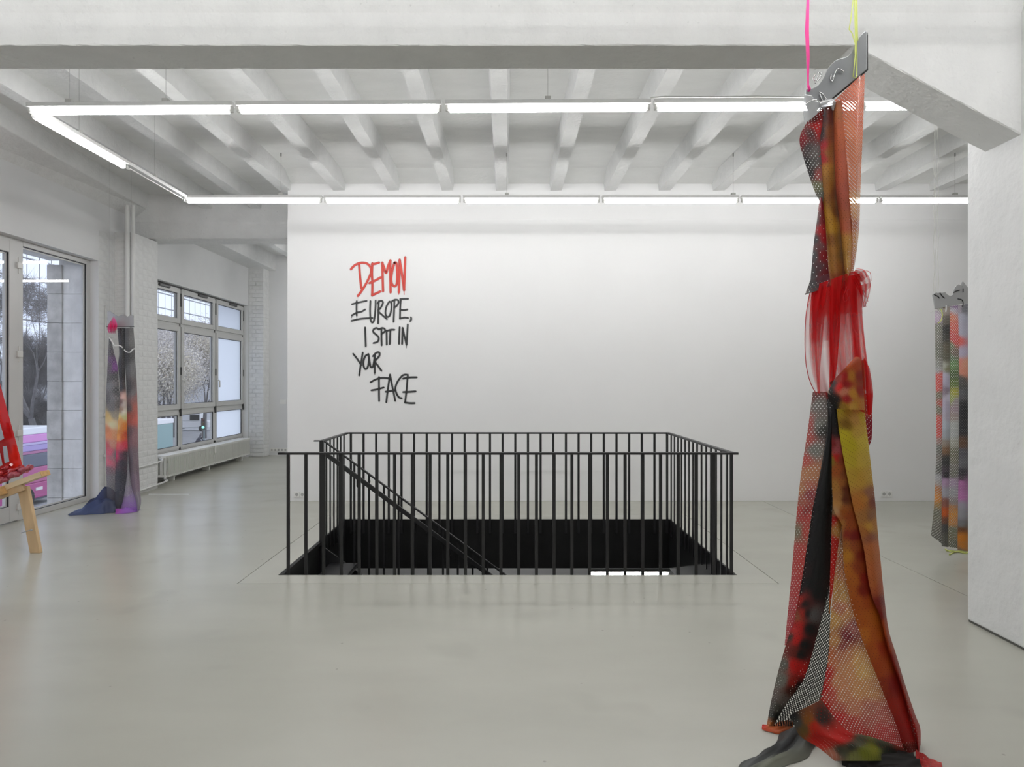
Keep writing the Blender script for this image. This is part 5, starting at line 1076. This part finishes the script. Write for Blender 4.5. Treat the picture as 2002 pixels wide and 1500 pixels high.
# vehicles
def wheels(t, x, ys, r_=.48):
    for y in ys:
        b = MB(); b.tube([(x-.12, y, GZ+r_), (x+.16, y, GZ+r_)], r_, 20); b.tube([(x+.16, y, GZ+r_), (x+.19, y, GZ+r_)], r_*.55, 14); b.build('wheel', M_gasket, t)
bus = empty('bus', (-25, 31, GZ), 'pink and white double-height bus passing outside the glass doors', 'bus')
BX = -24.0
def bband(name, z0, z1, colr, dx=0, rough=.3, gl=None):
    b = MB(); b.box(BX-2.5-dx, BX+dx, 25, 36.6, GZ+z0, GZ+z1); b.build(name, gl or mat(name+'_paint', lin(colr), rough), bus, .05 if z1-z0 > .3 else .01)
bband('lower_body', .35, 1.15, (172,82,135)); bband('dark_skirt', .28, .36, (70,70,85), .01)
bband('middle_body', 1.15, 1.95, (176,92,140), .0); bband('window_band', 1.95, 2.65, (95,100,118), .012)
bband('stripe', 2.65, 2.78, (170,110,150), .02); bband('upper_body', 2.78, 3.10, (165,150,205), .0); bband('stripe', 3.10, 3.22, (185,175,215), .02)
bband('upper_body', 3.22, 3.62, (208,140,205)); bband('roof', 3.62, 3.98, (225,228,235))
wheels(bus, BX-.05, (27.5, 34.2)); b = MB(); b.box(BX, BX+.03, 34.9, 35.4, GZ+.75, GZ+.9); b.build('side_lamp', M_house, bus)
trk = empty('truck', (-25, 45, GZ), 'teal green box truck with white roof outside the far sash window', 'truck')
b = MB(); b.box(-26.4, -24.0, 40.5, 49.3, GZ+.9, GZ+3.35); b.build('cargo_box', mat('teal_paint', (.23,.36,.36), .4), trk, .04)
b = MB(); b.box(-26.45, -23.97, 40.45, 49.35, GZ+3.35, GZ+3.68); b.build('box_roof', mat('white_paint', (.8,.8,.82), .4), trk, .04)
b = MB(); b.box(-26.2, -24.2, 38.2, 40.3, GZ+.6, GZ+2.6); b.build('cab', mat('teal_paint_cab', (.20,.32,.32), .4), trk, .15)
b = MB(); b.box(-26.2, -24.2, 38.2, 49.2, GZ+.5, GZ+.9); b.build('chassis', M_gasket, trk)
wheels(trk, -24.2, (39.3, 46.5, 47.6))
van = empty('van', (-40, 76, GZ), 'white van parked far beyond the street corner', 'van')
vx, vy = P(368,0,88).x, 88
b = MB(); b.box(vx-2.6, vx+2.6, vy, vy+2, GZ+.4, GZ+1.3); b.box(vx-2.6, vx+1.5, vy+.05, vy+1.95, GZ+1.3, GZ+2.3); b.build('body', mat('van_white', (.75,.76,.78), .35), van, .15)
b = MB(); b.box(vx+.2, vx+1.4, vy-.01, vy+.02, GZ+1.4, GZ+2.1); b.build('window', M_gasket, van)
for q in (-1.7, 1.7):
    b = MB(); b.tube([(vx+q, vy-.05, GZ+.36), (vx+q, vy+.2, GZ+.36)], .36, 16); b.build('wheel', M_gasket, van)
# traffic light
tx = P(399,0,66).x
tl_ = empty('traffic_light', (tx, 66, GZ), 'green traffic light on a pole at the street corner', 'traffic light')
b = MB(); b.tube([(tx, 66, GZ), (tx, 66, GZ+2.0)], .07, 8); b.build('pole', mat('grey_green_pole', (.18,.24,.25), .5), tl_)
b = MB(); b.box(tx-.22, tx+.22, 65.8, 66.1, GZ+1.75, GZ+2.85); b.build('signal_head', M_hard, tl_, .03)
for i, (z, m_) in enumerate(((2.65, mat('dark_red_lens', (.08,.02,.02), .3)), (2.3, mat('dark_amber_lens', (.08,.05,.02), .3)), (1.96, emit('green_signal', (.25,.95,.70), 2.2)))):
    b = MB(); b.tube([(tx, 65.8, GZ+z), (tx, 65.74, GZ+z)], .12, 14); b.build('signal_lens', m_, tl_)
# cyclist
px_, py_ = P(384,0,60).x, 60.0
per = empty('person', (px_, py_, GZ), 'person in dark clothes leaning forward on a bicycle at the crossing', 'person')
sv = [((0,0,.98),.15),((.12,0,1.20),.17),((.26,0,1.42),.16),((.33,0,1.54),.06),((.37,0,1.66),.10),((.39,0,1.74),.09),
      ((.30,-.19,1.40),.06),((.48,-.21,1.18),.048),((.62,-.19,1.06),.04),((.30,.19,1.40),.06),((.48,.21,1.18),.048),((.62,.19,1.06),.04),
      ((.02,-.11,.92),.10),((.28,-.12,.70),.075),((.16,-.12,.32),.05),((.26,-.12,.26),.045),((.02,.11,.92),.10),((.30,.12,.86),.075),((.22,.12,.50),.05),((.32,.12,.45),.045)]
se = [(0,1),(1,2),(2,3),(3,4),(4,5),(2,6),(6,7),(7,8),(2,9),(9,10),(10,11),(0,12),(12,13),(13,14),(14,15),(0,16),(16,17),(17,18),(18,19)]
me = bpy.data.meshes.new('body'); me.from_pydata([(px_+v[0][0], py_+v[0][1], GZ+v[0][2]) for v in sv], se, [])
o = bpy.data.objects.new('body', me); COL.objects.link(o); put_under(o, per)
o.modifiers.new('skin', 'SKIN')
for i, v in enumerate(sv): me.skin_vertices[0].data[i].radius = (v[1], v[1])
me.skin_vertices[0].data[0].use_root = True
o.modifiers.new('sub', 'SUBSURF').levels = 1; me.materials.append(mat('dark_clothes', (.06,.06,.08), .8))
b = MB(); b.tube([(px_+.395, py_, GZ+1.70), (px_+.40, py_, GZ+1.80)], [.105, .05], 10); b.build('hair', M_bark, per)
bi = empty('bicycle', (px_, py_, GZ), 'dark bicycle under the rider at the crossing', 'bicycle')
b = MB()
for cx in (-.45, .62):
    b.tube([(px_+cx+.33*math.cos(k*math.pi/10), py_, GZ+.34+.33*math.sin(k*math.pi/10)) for k in range(21)], .02, 6, cap=False)
b.build('wheels', M_gasket, bi)
b = MB()
for (a, c) in (((-.45,.34),(0,.9)), ((0,.9),(.5,.85)), ((.5,.85),(.12,.34)), ((.12,.34),(-.05,.92)), ((.62,.34),(.5,1.02)), ((-.45,.34),(.12,.34))):
    b.tube([(px_+a[0], py_, GZ+a[1]), (px_+c[0], py_, GZ+c[1])], .02, 6)
b.tube([(px_+.6, py_-.25, GZ+1.04), (px_+.5, py_, GZ+1.02), (px_+.6, py_+.25, GZ+1.04)], .016, 6); b.obox((px_-.05, py_, GZ+.93), (1,0,0), (0,1,0), (0,0,1), .13, .07, .03)
b.build('bicycle_frame', M_hard, bi)
# far office tower with curtain wall
tw = empty('office_tower', (-74, 130, GZ), 'pale glass office tower with a grid facade behind the trees', 'building')
M_conc = mat('tower_panel', (.42,.43,.46), .7); M_mirror = mat('sky_reflecting_glass', (.86,.89,.95), .04, metal=1.0)
b = MB(); b.box(-100, -70.3, 86, 178, GZ, 40); b.build('tower_body', M_conc, tw)
pn_ = None
for i in range(33):
    for j in range(9):
        y = 88+2.7*i; z = 6.2+3.0*j
        if pn_ is None:
            b = MB(); b.box(-.06, .06, -1.27, 1.27, -1.40, 1.40); pn_ = b.build('facade_pane', M_mirror, tw); pn_.location = (-70.2, y, z)
            pn_.matrix_parent_inverse = Matrix.Translation(tw.location).inverted()
        else: inst(pn_, 'facade_pane', tw, (-70.2, y, z))
b = MB()
for j in range(10): b.box(-70.25, -69.95, 86, 178, 4.65+3.0*j, 4.80+3.0*j)
b.build('floor_band', M_conc, tw)
